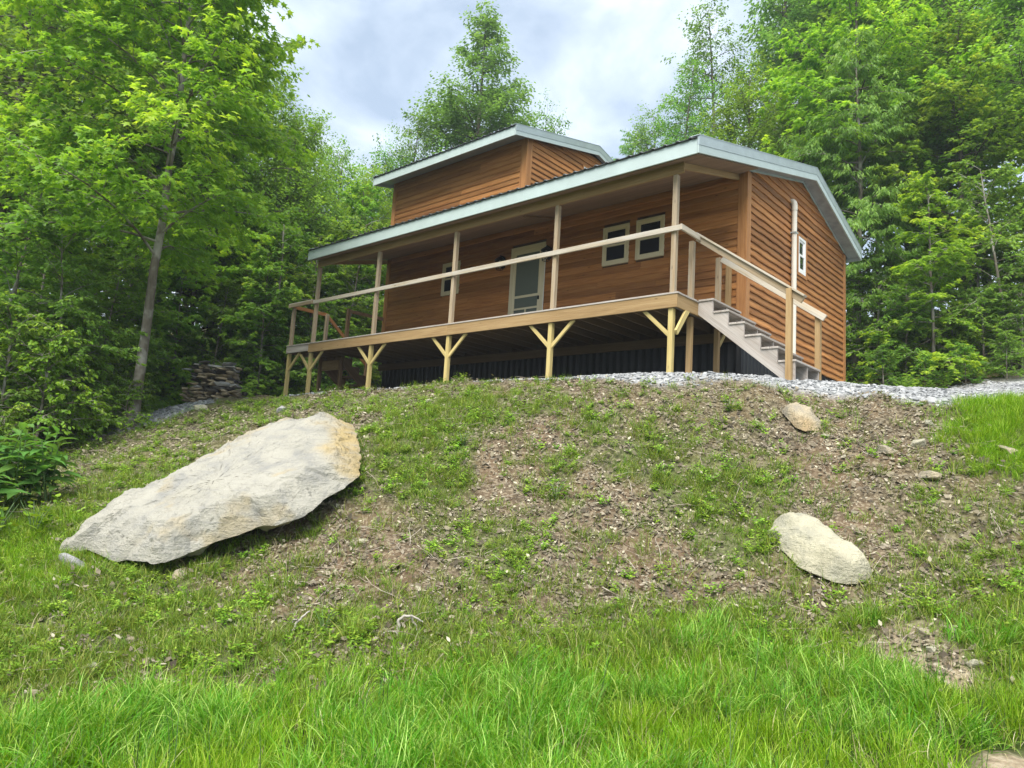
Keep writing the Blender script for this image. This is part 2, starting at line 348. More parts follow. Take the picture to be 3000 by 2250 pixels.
# ------------------------------------------------------------------ ground
def ground_material():
    m, t, b = mat('hillside_ground')
    geo = N(t, 'ShaderNodeNewGeometry').outputs['Position']
    zn = N(t, 'ShaderNodeAttribute', attribute_name='zone'); th = N(t, 'ShaderNodeAttribute', attribute_name='thin')
    sp = N(t, 'ShaderNodeSeparateColor'); t.links.new(zn.outputs['Color'], sp.inputs[0])
    a = noise(t, geo, 16, 8, .68); c2 = noise(t, geo, 1.7, 4, .55); c3 = noise(t, geo, 60, 3, .6)
    soil = ramp(t, a, [(.30, (.030, .022, .014)), (.46, (.078, .059, .038)), (.58, (.140, .110, .073)), (.72, (.29, .24, .17))])
    soil = mixc(t, maths(t, 'MULTIPLY', ramp(t, c2, [(.42, (0, 0, 0)), (.6, (1, 1, 1))]), .5), soil, (.150, .098, .058))
    vo = N(t, 'ShaderNodeTexVoronoi'); vo.inputs['Scale'].default_value = 34; vo.inputs['Randomness'].default_value = 1; t.links.new(geo, vo.inputs['Vector'])
    chip = N(t, 'ShaderNodeSeparateColor'); t.links.new(vo.outputs['Color'], chip.inputs[0])
    soil = mixc(t, maths(t, 'MULTIPLY', ramp(t, chip.outputs[0], [(.72, (0, 0, 0)), (.78, (1, 1, 1))]), .7), soil, (.25, .205, .14))
    br = N(t, 'ShaderNodeAttribute', attribute_name='bare'); soil = mixc(t, br.outputs['Fac'], soil, ramp(t, a, [(.3, (.17, .125, .08)), (.5, (.30, .24, .165)), (.7, (.42, .36, .27))]))
    green = ramp(t, a, [(.3, (.020, .040, .008)), (.5, (.055, .095, .018)), (.7, (.10, .14, .035))])
    c = mixc(t, maths(t, 'MULTIPLY', th.outputs['Fac'], .6), soil, green)
    c = mixc(t, sp.outputs[0], c, ramp(t, a, [(.3, (.012, .022, .004)), (.7, (.05, .08, .014))]))  # ground under lush grass painted darker, for shade depth between the blades
    vg = N(t, 'ShaderNodeTexVoronoi'); vg.inputs['Scale'].default_value = 24; t.links.new(geo, vg.inputs['Vector'])
    vs = N(t, 'ShaderNodeSeparateColor'); t.links.new(vg.outputs['Color'], vs.inputs[0])
    grav = ramp(t, vs.outputs[0], [(.1, (.16, .165, .17)), (.5, (.27, .275, .275)), (.9, (.42, .42, .41))])
    c = mixc(t, sp.outputs[1], c, grav)
    floor = ramp(t, a, [(.3, (.02, .022, .008)), (.5, (.06, .048, .024)), (.7, (.12, .085, .045))])
    floor = mixc(t, ramp(t, c2, [(.45, (0, 0, 0)), (.6, (1, 1, 1))]), floor, (.035, .055, .012))
    c = mixc(t, sp.outputs[2], c, floor)
    t.links.new(c, b.inputs['Base Color']); b.inputs['Roughness'].default_value = .95; b.inputs['Specular IOR Level'].default_value = .1
    bumpn(t, b, maths(t, 'ADD', a, maths(t, 'MULTIPLY', vo.outputs['Distance'], .6)), .7, .03)
    return m
def build_ground():
    dd = np.concatenate([-np.geomspace(60, 3, 10), np.arange(-2, 2.2, .35), np.arange(2.4, 13.2, .075), np.arange(13.3, 22, .18), np.arange(22.4, 45, .7), np.geomspace(46, 150, 16)])
    lp = np.concatenate([np.arange(0, 7.6, .085), np.arange(7.7, 13, .2), np.arange(13.5, 35, .8), np.geomspace(36, 140, 14)])
    ll = np.concatenate([-lp[:0:-1], lp])
    D, L = np.meshgrid(dd, ll, indexing='ij')
    lim = 85.
    Z = ground_s(np.clip(D, -45, lim), np.clip(L, -75, 75))+.12*np.maximum(0, D-lim)
    X = CAM[0]+D*FH[0]+L*RH[0]; Y = CAM[1]+D*FH[1]+L*RH[1]
    g, gr, fo, th = zones(D, L)
    n, k = D.shape; i = (np.arange(n-1)[:, None]*k+np.arange(k-1)[None]).ravel()
    F = np.stack([i, i+k, i+k+1, i+1], -1)
    me = np_mesh('ground', np.stack([X, Y, Z], -1).reshape(-1, 3), F, True,
                 {'zone': ('POINT', np.stack([g, gr, fo], -1).reshape(-1, 3)), 'thin': ('POINT', th.ravel()), 'bare': ('POINT', bare(D, L).ravel())})
    o = link('ground', me, ground_material()); o['kind'] = 'structure'
build_ground()

# ------------------------------------------------------------------ cabin
cabin = empty('cabin', (0, 0, -1.4), 0, 'orange timber cabin on posts with a long open porch and pale edged roofs', 'cabin')
bpy.context.view_layer.update()
def attach(o, parent=cabin):
    """parent without moving: parts are modelled in world coordinates."""
    o.parent = parent; o.matrix_parent_inverse = Matrix.Translation((0, 0, 1.4)) if parent is cabin else Matrix.Identity(4)
    return o
class PB(MB):
    def part(s, name, m, parent=None, **kw):
        o = s.build(name, m, None, **kw)
        if parent is None: attach(o)
        else: o.parent = parent
        return o
HL, HX, HY, HB = -10.98, .11, 2.41, 8.46
EAVE = (-.264, 2.495); RIDGE = (5.41, 4.07); BACK = (8.814, 3.123)
SL = (RIDGE[1]-EAVE[1])/(RIDGE[0]-EAVE[0]); SL2 = (RIDGE[1]-BACK[1])/(BACK[0]-RIDGE[0])
XE0, XE1 = -11.07, .432
def roof_z(y): return RIDGE[1]-(RIDGE[0]-y)*SL if y < RIDGE[0] else RIDGE[1]-(y-RIDGE[0])*SL2
# tower
TX0, TX1, TYF, TYB = -10.98, -5.735, 2.41, 8.164
T_E = (1.73, 5.34); T_R = (5.287, 6.194); T_B = (8.844, 5.34); TXE0, TXE1 = -11.19, -5.56
TSL = (T_R[1]-T_E[1])/(T_R[0]-T_E[0])
def t_roof_z(y): return T_R[1]-abs(y-T_R[0])*TSL
rs = random.Random(11)
COURSE = .147
def lap_profile(z, h): return h+.022
def siding_board(parent, plane, axis, a0, a1, b0, b1, z0, z1, outn, lip=.030, top=.008, step=.45, wav=.012):
    """one lapped board on a vertical plane. axis 'x' or 'y' = direction it runs; a0..a1 lower edge, b0..b1 upper edge."""
    n = max(1, int(round(abs(a1-a0)/step))); V = []; UV = []
    off = (_bo.random()*50, _bo.random()*50); ph = _bo.random()*6
    for i in range(n+1):
        s = i/n; a = a0+(a1-a0)*s; b = b0+(b1-b0)*s
        w_ = (_bo.random()-.5)*wav
        for (q, z, o) in ((a, z0+w_, 0), (a, z0+w_, lip), (a+(b-a)*.18, z0+(z1-z0)*.16+w_, lip+.004), (b, z1, top), (b, z1, 0)):
            V.append((q, plane+outn*o, z) if axis == 'x' else (plane+outn*o, q, z))
            UV.append((q+off[0], z-z0+o+off[1]))
    F = []
    for i in range(n):
        for k in range(4):
            p = i*5+k; F.append((p, p+5, p+6, p+1))
        F.append((i*5+4, i*5+9, i*5+5, i*5))
    F2 = [(0, 1, 2, 3, 4), tuple(n*5+j for j in (4, 3, 2, 1, 0))]
    me = bpy.data.meshes.new('siding_board'); me.from_pydata(V, [], F+F2)
    uvl = me.uv_layers.new(name='UVMap'); flat = [UV[i] for f in F+F2 for i in f]
    uvl.data.foreach_set('uv', np.array(flat, np.float32).ravel())
    bm = bmesh.new(); bm.from_mesh(me); bmesh.ops.recalc_face_normals(bm, faces=bm.faces[:]); bm.to_mesh(me); bm.free()
    return link('siding_board', me, M['siding'], parent)
def cut_x(spans, x0, x1):
    out_ = []
    for a, b in spans:
        if x1 <= a or x0 >= b: out_.append((a, b)); continue
        if x0 > a+.02: out_.append((a, x0))
        if x1 < b-.02: out_.append((x1, b))
    return out_
# wall cores
core = PB(); core.box((HL+.02, HY+.005, -.30), (HX-.005, HB-.02, 2.86))
core.prism([(HY+.005, 2.86), (HB-.02, 2.86), (HB-.02, roof_z(HB)-.20), (RIDGE[0], RIDGE[1]-.20), (HY+.005, roof_z(HY)-.20)], 'x', HL+.02, HX-.005)
wall = core.part('wall', M['backing'])
tc_ = PB(); tc_.prism([(TYF+.005, 2.87), (TYB, 2.87), (TYB, t_roof_z(TYB)-.17), (T_R[0], T_R[1]-.17), (TYF+.005, t_roof_z(TYF)-.17)], 'x', TX0+.03, TX1-.005)
twall = tc_.part('upper_wall', M['backing'])
# openings on the porch wall: (x0, x1, z0, z1)
OPEN_F = [(-2.358, -1.66, 1.567, 2.465), (-3.226, -2.535, 1.560, 2.455), (-8.545, -7.86, 1.536, 2.442), (-6.005, -4.90, -.3, 2.446)]
z = .035
while z < 2.96:
    spans = [(HL+.10, HX-.105)]
    for x0, x1, z0, z1 in OPEN_F:
        if z+COURSE*.6 > z0 and z+COURSE*.4 < z1: spans = cut_x(spans, x0, x1)
    res = []
    for a, b in spans:                      # butt joints here and there
        if b-a > 4.5:
            j = a+(b-a)*rs.uniform(.3, .7); res += [(a, j-.002), (j+.002, b)]
        else: res.append((a, b))
    for a, b in res: siding_board(wall, HY, 'x', a, b, a, b, z, min(z+COURSE+.018, 2.985), -1)
    z += COURSE
# right gable wall
def y_span(zz_, inset=.20):
    zl = zz_+inset
    y0 = HY+.10 if zl < roof_z(HY+.10) else RIDGE[0]-(RIDGE[1]-zl)/SL
    y1 = HB-.10 if zl < roof_z(HB-.10) else RIDGE[0]+(RIDGE[1]-zl)/SL2
    return y0, y1
z = -.42
while z < RIDGE[1]-.28:
    z1 = z+COURSE+.018
    a0, a1 = y_span(z); b0, b1 = y_span(min(z1, RIDGE[1]-.215))
    sp = [(a0, a1, b0, b1)]
    if z+COURSE*.6 > 1.60 and z+COURSE*.4 < 2.58:
        sp = [(a0, 5.06, b0, 5.06), (5.74, a1, 5.74, b1)]
    for q in sp:
        if q[1]-q[0] > .1: siding_board(wall, HX, 'y', q[0], q[1], q[2], q[3], z, min(z1, RIDGE[1]-.215), 1, .042, .006, .24, .024)
    z += COURSE
# left gable: fewer, longer courses are seen only edge on
z = -.42
while z < RIDGE[1]-.28:
    z1 = z+COURSE+.018; a0, a1 = y_span(z); b0, b1 = y_span(min(z1, RIDGE[1]-.215))
    if a1-a0 > .1: siding_board(wall, HL, 'y', a0, a1, b0, b1, z, min(z1, RIDGE[1]-.215), -1, .03, step=3)
    z += COURSE
# tower boards
z = 3.02
while z < t_roof_z(TYF)-.06:
    a, b = TX0+.10, TX1-.10; zt = min(z+COURSE+.018, t_roof_z(TYF)-.10)
    j = a+(b-a)*rs.uniform(.3, .7)
    for p, q in ((a, j-.002), (j+.002, b)): siding_board(twall, TYF, 'x', p, q, p, q, z, zt, -1)
    z += COURSE
def t_span(zz_):
    zl = zz_+.17; y0 = TYF+.10 if zl < t_roof_z(TYF+.10) else T_R[0]-(T_R[1]-zl)/TSL
    y1 = TYB-.02 if zl < t_roof_z(TYB-.02) else T_R[0]+(T_R[1]-zl)/TSL
    return y0, y1
z = 3.02+COURSE*2
while z < T_R[1]-.24:
    z1 = min(z+COURSE+.018, T_R[1]-.185); a0, a1 = t_span(z); b0, b1 = t_span(z1)
    sp = [(a0, a1, b0, b1)]
    if 4.9 < z+COURSE*.5 < 5.52: sp = [(a0, 4.76, b0, 4.76), (5.46, a1, 5.46, b1)]
    for q in sp:
        if q[1]-q[0] > .1: siding_board(twall, TX1, 'y', *q, z, z1, 1, .042, .006)
    z += COURSE
# corner boards
def corner(x, y, z0, z1, ox, oy, parent, w_=.10, zin=None):
    b = PB()
    b.box((min(x, x-ox*w_), min(y, y+oy*.045), z0), (max(x, x-ox*w_), max(y, y+oy*.045), z1), 2)      # on the front
    c = b.part('corner_trim', M['trim_wood'], parent)
    b = PB(); zi = zin if zin else z1
    b.box((min(x+ox*.002, x+ox*.052), min(y+oy*.045, y-oy*w_), z0), (max(x+ox*.002, x+ox*.052), max(y+oy*.045, y-oy*w_), zi), 2)
    b.part('corner_trim', M['trim_wood'], parent)
corner(HX, HY, -.42, 2.96, 1, -1, None, .14, 3.0)
corner(HX, HB, -.42, roof_z(HB)-.26, 1, 1, None, .11)
corner(HL, HY, -.02, 2.96, -1, -1, None, .11)
corner(TX1, TYF, 2.9, t_roof_z(TYF)-.06, 1, -1, None, .16)
corner(TX0, TYF, 2.9, t_roof_z(TYF)-.10, -1, -1, None, .10)
# windows
def window(x0, x1, z0, z1, plane, axis, outn, trim=None, fm='cream', name='window', casing=0.0):
    """double hung window; axis = direction of its width."""
    def bx(b, a0, a1, c0, c1, o0, o1):
        lo, hi = plane+outn*o0, plane+outn*o1; lo, hi = min(lo, hi), max(lo, hi)
        if axis == 'x': b.box((a0, lo, c0), (a1, hi, c1), 0 if a1-a0 > c1-c0 else 2)
        else: b.box((lo, a0, c0), (hi, a1, c1), 1 if a1-a0 > c1-c0 else 2)
    w_ = .062; b = PB()
    bx(b, x0, x0+w_, z0, z1, 0, .05); bx(b, x1-w_, x1, z0, z1, 0, .05); bx(b, x0+w_, x1-w_, z1-w_, z1, 0, .05); bx(b, x0+w_, x1-w_, z0, z0+w_, 0, .052)
    wo = b.part(name, M[fm], bevel=.003)
    mid = (z0+z1)/2
    for (c0, c1, dp) in ((mid-.02, z1-w_, .012), (z0+w_, mid+.022, .03)):
        s = PB(); k = .045; a0, a1 = x0+w_, x1-w_
        bx(s, a0, a0+k, c0, c1, dp-.008, dp+.018); bx(s, a1-k, a1, c0, c1, dp-.008, dp+.018); bx(s, a0+k, a1-k, c1-k, c1, dp-.008, dp+.018); bx(s, a0+k, a1-k, c0, c0+k, dp-.008, dp+.018)
        s.part('sash', M['white' if fm == 'white' else 'cream'], wo)
        p = PB(); bx(p, a0+k, a1-k, c0+k, c1-k, dp-.006, dp+.002); p.part('pane', M['glass'], wo)
    if casing:
        s = PB(); k = casing
        bx(s, x0-k, x0-.002, z0-k, z1+k, .0, .056); bx(s, x1+.002, x1+k, z0-k, z1+k, .0, .056); bx(s, x0, x1, z1+.002, z1+k, 0, .056); bx(s, x0, x1, z0-k, z0-.002, 0, .058)
        s.part('casing', M['trim_wood'], wo)
    return wo
for q in OPEN_F[:3]: window(*q, HY, 'x', -1)
window(5.135, 5.60, 1.66, 2.50, HX, 'y', 1, fm='white', casing=.075)
window(4.80, 5.42, 4.55, 5.49, TX1, 'y', 1, fm='white', casing=.04)
# door
b = PB(); x0, x1, zt = -6.005, -4.90, 2.446
b.box((x0, HY-.05, 0), (x0+.10, HY+.003, zt), 2); b.box((x1-.085, HY-.05, 0), (x1, HY+.003, zt), 2); b.box((x0+.10, HY-.05, zt-.10), (x1-.085, HY+.003, zt), 0)
door = b.part('door', M['cream'], bevel=.003)
s = PB(); a, c = x0+.102, x1-.087; k = .085
s.box((a, HY-.045, .012), (a+k, HY-.012, zt-.102), 2); s.box((c-k, HY-.045, .012), (c, HY-.012, zt-.102), 2)
for z0, z1 in ((zt-.20, zt-.102), (1.125, 1.185), (.825, .87), (.012, .15)): s.box((a+k, HY-.045, z0), (c-k, HY-.012, z1), 0)
s.box(((a+c)/2-.02, HY-.045, .15), ((a+c)/2+.02, HY-.012, .825), 2); s.part('screen_frame', M['cream'], door)
for xa, xb, z0, z1 in ((a+k, c-k, 1.185, zt-.20), (a+k, c-k, .87, 1.125), (a+k, (a+c)/2-.02, .15, .825), ((a+c)/2+.02, c-k, .15, .825)):
    p = PB(); p.box((xa, HY-.030, z0), (xb, HY-.026, z1)); p.part('screen_panel', M['screen'], door)
s = PB(); s.box((c-.06, HY-.075, 1.02), (c-.03, HY-.045, 1.11), 2); s.part('handle', M['black'], door)
s = PB(); s.box((x1+.002, HY-.046, .05), (x1+.018, HY-.036, 2.35), 2); s.part('foam_bead', M['white'], door)
# wall lamps
def lamp(x, z0):
    t = TB(); y = HY-.17
    t.add([(x, y, z0+.26), (x, y, z0+.30), (x, y, z0+.36)], [.14, .10, .012], 10)
    b = PB(); b.box((x-.06, HY-.045, z0+.08), (x+.06, HY-.030, z0+.36), 2); b.box((x-.015, HY-.17, z0+.355), (x+.015, HY-.03, z0+.385), 1)
    lo = b.part('wall_lamp', M['black'])
    me = t.mesh('lamp_shade'); link('lamp_shade', me, M['black'], lo)
    t = TB()
    for r_, zz_ in ((.115, z0+.25), (.12, z0+.14), (.09, z0+.02)):
        th = np.linspace(0, 2*np.pi, 13); t.add(np.c_[x+r_*np.cos(th), y+r_*np.sin(th), np.full(13, zz_)], [.008]*13, 4)
    for q in range(6):
        a_ = q*math.pi/3; cx, sy = math.cos(a_), math.sin(a_)
        t.add([(x+.115*cx, y+.115*sy, z0+.25), (x+.12*cx, y+.12*sy, z0+.14), (x+.09*cx, y+.09*sy, z0+.02)], [.007]*3, 4)
    link('lamp_cage', t.mesh('lamp_cage'), M['black'], lo)
    t = TB(); t.add([(x, y, z0+.05), (x, y, z0+.09), (x, y, z0+.18), (x, y, z0+.25)], [.02, .045, .045, .03], 10); link('lamp_glass', t.mesh('lamp_glass'), M['bulb'], lo)
lamp(-6.27, 1.90); lamp(-4.77, 1.90)
# porch ceiling boards, beam, rafters ties
cz = lambda y: 2.972-(HY-y)*SL
y = -.20; k = 0
while y < HY-.05:
    y1 = min(y+.118, HY-.045); xr = HX+.30 if y < HY-.2 else HX
    c = PB(); a, e_ = XE0+.10, xr
    cc = [((e_ if i else a), (y1-.004 if j else y), (cz(y1-.004) if j else cz(y))+(.02 if kk else 0)) for kk in (0, 1) for j in (0, 1) for i in (0, 1)]
    c.hexa(cc, (1, 0, 0)); c.part('ceiling_board', M['ceil']); y += .118
b = PB(); b.board((-11.08, .075, 2.225), (-5.60, .075, 2.225), (0, 0, 1), .19, .04); b.part('porch_beam', M['rim'])
b = PB(); b.board((-5.596, .075, 2.225), (.02, .075, 2.225), (0, 0, 1), .19, .04); b.part('porch_beam', M['rim'])
for xx in (-.03, -11.04):
    b = PB(); b.board((xx, .10, cz(.10)-.062), (xx, HY-.05, cz(HY-.05)-.062), (0, 0, 1), .115, .04); b.part('porch_tie', M['rim'])
b = PB(); b.board((-4.45, 1.0, cz(1.0)-.03), (-4.45, HY-.06, cz(HY-.06)-.03), (0, 0, 1), .03, .03); b.part('porch_tie', M['darkwood'])
# roofs
def roof(e, r, bk, x0, x1, name, npan, fh, rake=True):
    for (p, q) in ((e, r), (r, bk)):
        ln = math.hypot(q[0]-p[0], q[1]-p[1]); d_ = ((q[0]-p[0])/ln, (q[1]-p[1])/ln); n_ = (-d_[1], d_[0])
        wd = (x1-x0)/npan; prof = []
        nr = 4
        for i in range(nr):
            c = wd*(i+.5)/nr
            prof += [(c-wd/nr*.5, 0), (c-.035, 0), (c-.02, .022), (c+.02, .022), (c+.035, 0)]
        prof.append((wd-.002, 0)); m_ = len(prof); V = []
        ex = .03 if p is e else 0; ex2 = .03 if q is bk else 0
        for base in (0, -.02):
            for s_ in (-ex, ln+ex2):
                for (u, h) in prof:
                    h2 = h+base; V.append((u, p[0]+d_[0]*s_+n_[0]*(h2+.03), p[1]+d_[1]*s_+n_[1]*(h2+.03)))
        F = [(i, i+1, i+1+m_, i+m_) for i in range(m_-1)]+[(2*m_+i+1, 2*m_+i, 3*m_+i, 3*m_+i+1) for i in range(m_-1)]
        F += [(i+1, i, 2*m_+i, 2*m_+i+1) for i in range(m_-1)]+[(m_+i, m_+i+1, 3*m_+i+1, 3*m_+i) for i in range(m_-1)]
        me = np_mesh('roof_panel', np.array(V), np.array(F)); me.materials.append(M['roof'])
        for i in range(npan):
            o = bpy.data.objects.new('roof_panel', me); COL.objects.link(o); o.location = (x0+i*wd, 0, 0)
            o.parent = cabin; o.matrix_parent_inverse = Matrix.Translation((0, 0, 1.4))
    # fascias at the eaves
    for (p, s_) in ((e, -1), (bk, 1)):
        cuts = np.linspace(x0, x1, 4)
        for a, c in zip(cuts[:-1], cuts[1:]):
            b = PB(); b.box((a+.001, min(p[0], p[0]-s_*.03), p[1]-fh), (c-.001, max(p[0], p[0]-s_*.03), p[1]+.004)); b.part('fascia', M['fascia'])
    # rakes: white board below, galvanised cap above
    for xx, s_ in ((x1, 1), (x0, -1)):
        for (p, q) in ((e, r), (r, bk)):
            for h0, h1, tk, mt_, nm in ((-fh, -.115, .028, 'fascia', 'rake_board'), (-.113, .055, .034, 'galv', 'rake_cap')):
                pp = [(p[0], p[1]+h0), (q[0], q[1]+h0), (q[0], q[1]+h1), (p[0], p[1]+h1)]
                b = PB(); xi, xo = xx-s_*.005, xx+s_*tk
                b.prism(pp, 'x', min(xi, xo), max(xi, xo), (0, 1, .3)); b.part(nm, M[mt_])
            dy = .06
            pp = [(p[0]-.02 if p is e else p[0], p[1]+.05), (q[0]+(.02 if q is bk else 0), q[1]+.05), (q[0]+(.02 if q is bk else 0), q[1]+.062), (p[0]-.02 if p is e else p[0], p[1]+.062)]
            b = PB(); b.prism(pp, 'x', min(xx-s_*.14, xx+s_*.04), max(xx-s_*.14, xx+s_*.04), (0, 1, .3)); b.part('rake_cap', M['galv'])
    b = PB(); b.board((x0+.05, r[0], r[1]+.062), (x1-.05, r[0], r[1]+.062), (0, 1, 0), .16, .02); b.part('ridge_cap', M['galv'])
roof(EAVE, RIDGE, BACK, XE0, XE1, 'main', 12, .25)
roof(T_E, T_R, T_B, TXE0, TXE1, 'tower', 6, .225)
# roof decks (closed undersides) and soffits
b = PB(); b.prism([(EAVE[0]+.035, EAVE[1]-.085), (RIDGE[0], RIDGE[1]-.085), (BACK[0]-.035, BACK[1]-.085), (BACK[0]-.035, BACK[1]-.02), (RIDGE[0], RIDGE[1]-.02), (EAVE[0]+.035, EAVE[1]-.02)], 'x', XE0+.012, XE1-.012)
b.part('roof_deck', M['backing'])
b = PB(); b.prism([(T_E[0]+.035, T_E[1]-.085), (T_R[0], T_R[1]-.085), (T_B[0]-.035, T_B[1]-.085), (T_B[0]-.035, T_B[1]-.02), (T_R[0], T_R[1]-.02), (T_E[0]+.035, T_E[1]-.02)], 'x', TXE0+.012, TXE1-.012)
b.part('roof_deck', M['backing'])
def soffit(p, q, x0, x1, drop, n, parent=None):
    for i in range(n):
        s0, s1 = i/n, (i+1)/n; y0, y1 = p[0]+(q[0]-p[0])*s0, p[0]+(q[0]-p[0])*s1; z0, z1 = p[1]+(q[1]-p[1])*s0-drop, p[1]+(q[1]-p[1])*s1-drop
        b = PB(); cc = [((x1 if a else x0), (y1-.003 if j else y0), (z1 if j else z0)+(.012 if k else 0)) for k in (0, 1) for j in (0, 1) for a in (0, 1)]
        b.hexa(cc, (0, 1, 0)); b.part('soffit_panel', M['soffit'])
soffit((HY+.02, roof_z(HY+.02)), RIDGE, HX+.034, XE1-.006, .195, 3); soffit(RIDGE, (BACK[0]-.034, BACK[1]+.01), HX+.034, XE1-.006, .195, 4)
# slatted wood under the porch overhang
y = EAVE[0]+.05
while y < HY-.1:
    b = PB(); b.box((.03, y, 0), (XE1-.008, y+.1, .015)); o = b.part('overhang_slat', M['ceil'])
    for v in o.data.vertices: v.co.z += roof_z(v.co.y)-.20
    y += .105
# tower soffits: broad front one in sheets, narrow rakes
nx = 6
for i in range(nx):
    a = TXE0+.04+(TXE1-TXE0-.08)*i/nx; c = TXE0+.04+(TXE1-TXE0-.08)*(i+1)/nx-.006
    b = PB(); cc = [((c if q else a), (TYF-.036 if j else T_E[0]+.034), (t_roof_z(TYF)-.145 if j else T_E[1]-.155)+(.012 if k else 0)) for k in (0, 1) for j in (0, 1) for q in (0, 1)]
    b.hexa(cc, (1, 0, 0)); b.part('soffit_panel', M['galv'])
for x0, x1 in ((TX1+.034, TXE1-.006), (TXE0+.006, TX0-.034)):
    soffit((TYF-.03, t_roof_z(TYF-.03)), T_R, x0, x1, .16, 2); soffit(T_R, (T_B[0]-.04, T_B[1]+.01), x0, x1, .16, 2)
# rake frieze under the main gable
for (p, q) in (((HY+.05, roof_z(HY+.05)), RIDGE), (RIDGE, (HB-.05, roof_z(HB-.05)))):
    b = PB(); b.prism([(p[0], p[1]-.235), (q[0], q[1]-.235), (q[0], q[1]-.197), (p[0], p[1]-.197)], 'x', HX+.034, HX+.05, (0, 1, .3)); b.part('frieze', M['fascia'])
# vent pipe on the gable wall
yp = 4.72; xp = .215
t = TB(); t.add([(xp, yp, -1.2), (xp, yp, 1), (xp, yp, 3.03)], [.056]*3, 14); o = attach(link('vent_pipe', t.mesh('vent_pipe'), M['pvc']))
t = TB(); t.add([(xp, yp, 2.93), (xp, yp, 3.06)], [.064]*2, 14)
aa = np.linspace(0, math.pi/2, 7); t.add(np.c_[xp-.08+.08*np.cos(aa), np.full(7, yp), 3.06+.10*np.sin(aa)], [.060]*7, 14)
t.add([(xp-.07, yp, 3.16), (HX, yp, 3.16)], [.058]*2, 14); link('pipe_elbow', t.mesh('pipe_elbow'), M['pvc'], o)
for zz_ in (.9, 2.4):
    b = PB(); b.box((HX+.03, yp-.075, zz_), (xp+.062, yp+.075, zz_+.03)); b.part('pipe_strap', M['galv'], o)

# skirting: ribbed metal sheets under the walls
def skirt(axis, plane, a0, a1, z0f, z1, outn):
    n = max(1, int(round((a1-a0)/.92)))
    for i in range(n):
        p, q = a0+(a1-a0)*i/n, a0+(a1-a0)*(i+1)/n-.003; prof = []; nr = 5
        for k_ in range(nr):
            c = p+(q-p)*(k_+.5)/nr; prof += [(c-(q-p)/nr*.5, 0), (c-.034, 0), (c-.02, .02), (c+.02, .02), (c+.034, 0)]
        prof.append((q, 0)); V = []; m_ = len(prof)
        for zz_ in (z0f, z1):
            for (u, h) in prof: V.append((u, plane+outn*h, zz_) if axis == 'x' else (plane+outn*h, u, zz_))
        for zz_ in (z0f, z1):
            for (u, h) in prof: V.append((u, plane+outn*(h-.006), zz_) if axis == 'x' else (plane+outn*(h-.006), u, zz_))
        F = [(k_, k_+1, k_+1+m_, k_+m_) for k_ in range(m_-1)]+[(2*m_+k_+1, 2*m_+k_, 3*m_+k_, 3*m_+k_+1) for k_ in range(m_-1)]
        me = np_mesh('skirting_panel', np.array(V), np.array(F)); o_ = attach(link('skirting_panel', me, M['skirt']))
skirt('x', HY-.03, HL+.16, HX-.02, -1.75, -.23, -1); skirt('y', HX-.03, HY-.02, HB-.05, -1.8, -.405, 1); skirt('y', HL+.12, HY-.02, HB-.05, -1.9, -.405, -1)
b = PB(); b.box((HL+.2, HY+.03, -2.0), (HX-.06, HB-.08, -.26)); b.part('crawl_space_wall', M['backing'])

# ------------------------------------------------------------------ porch deck
deck = attach(empty('porch_deck')); DM = Matrix.Identity(4)
DX0, DX1, DY1 = -12.18, 0.0, 2.37
y = -.012; k = 0
while y < DY1-.02:
    y1 = min(y+.136, DY1); xs = [DX0 if y < 1.2 else -11.07]
    j = rs.choice([-8.4, -5.6, -2.8, -7.0, -4.2])
    for a, c in ((xs[0], j-.002), (j+.002, DX1+.014+rs.uniform(-.004, .012))):
        b = PB(); b.box((a, y, -.028), (c, y1-.005, 0), 0); b.part('deck_board', M['step'], deck)
    y += .136
def bd(p0, p1, up, w_, t_, name, m_, parent, bevel=.003):
    b = PB(); b.board(p0, p1, up, w_, t_); return b.part(name, m_, parent, bevel=bevel)
Zr = -.145
for a, c, m_ in ((-11.078, -5.612, 'rim'), (-5.608, .0, 'rim')): bd((a, .019, Zr), (c, .019, Zr), (0, 0, 1), .232, .038, 'rim_joist', M[m_], deck)
bd((DX0+.002, .021, -.122), (-11.082, .021, -.122), (0, 0, 1), .186, .038, 'rim_joist', M['step'], deck)
bd((-.019, .04, Zr), (-.019, DY1, Zr), (0, 0, 1), .232, .038, 'rim_joist', M['rim'], deck)
bd((DX0+.02, .042, -.122), (DX0+.02, 1.2, -.122), (0, 0, 1), .186, .038, 'rim_joist', M['darkwood'], deck)
bd((DX0+.04, 1.18, -.122), (-11.07, 1.18, -.122), (0, 0, 1), .186, .038, 'rim_joist', M['darkwood'], deck)
x = -11.9; i = 0
while x < -.3:
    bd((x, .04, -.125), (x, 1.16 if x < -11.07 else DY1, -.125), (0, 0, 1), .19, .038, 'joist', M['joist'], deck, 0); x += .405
bd((-11.0, DY1-.02, -.33), (.0, DY1-.02, -.33), (0, 0, 1), .19, .038, 'ledger', M['joist'], deck)
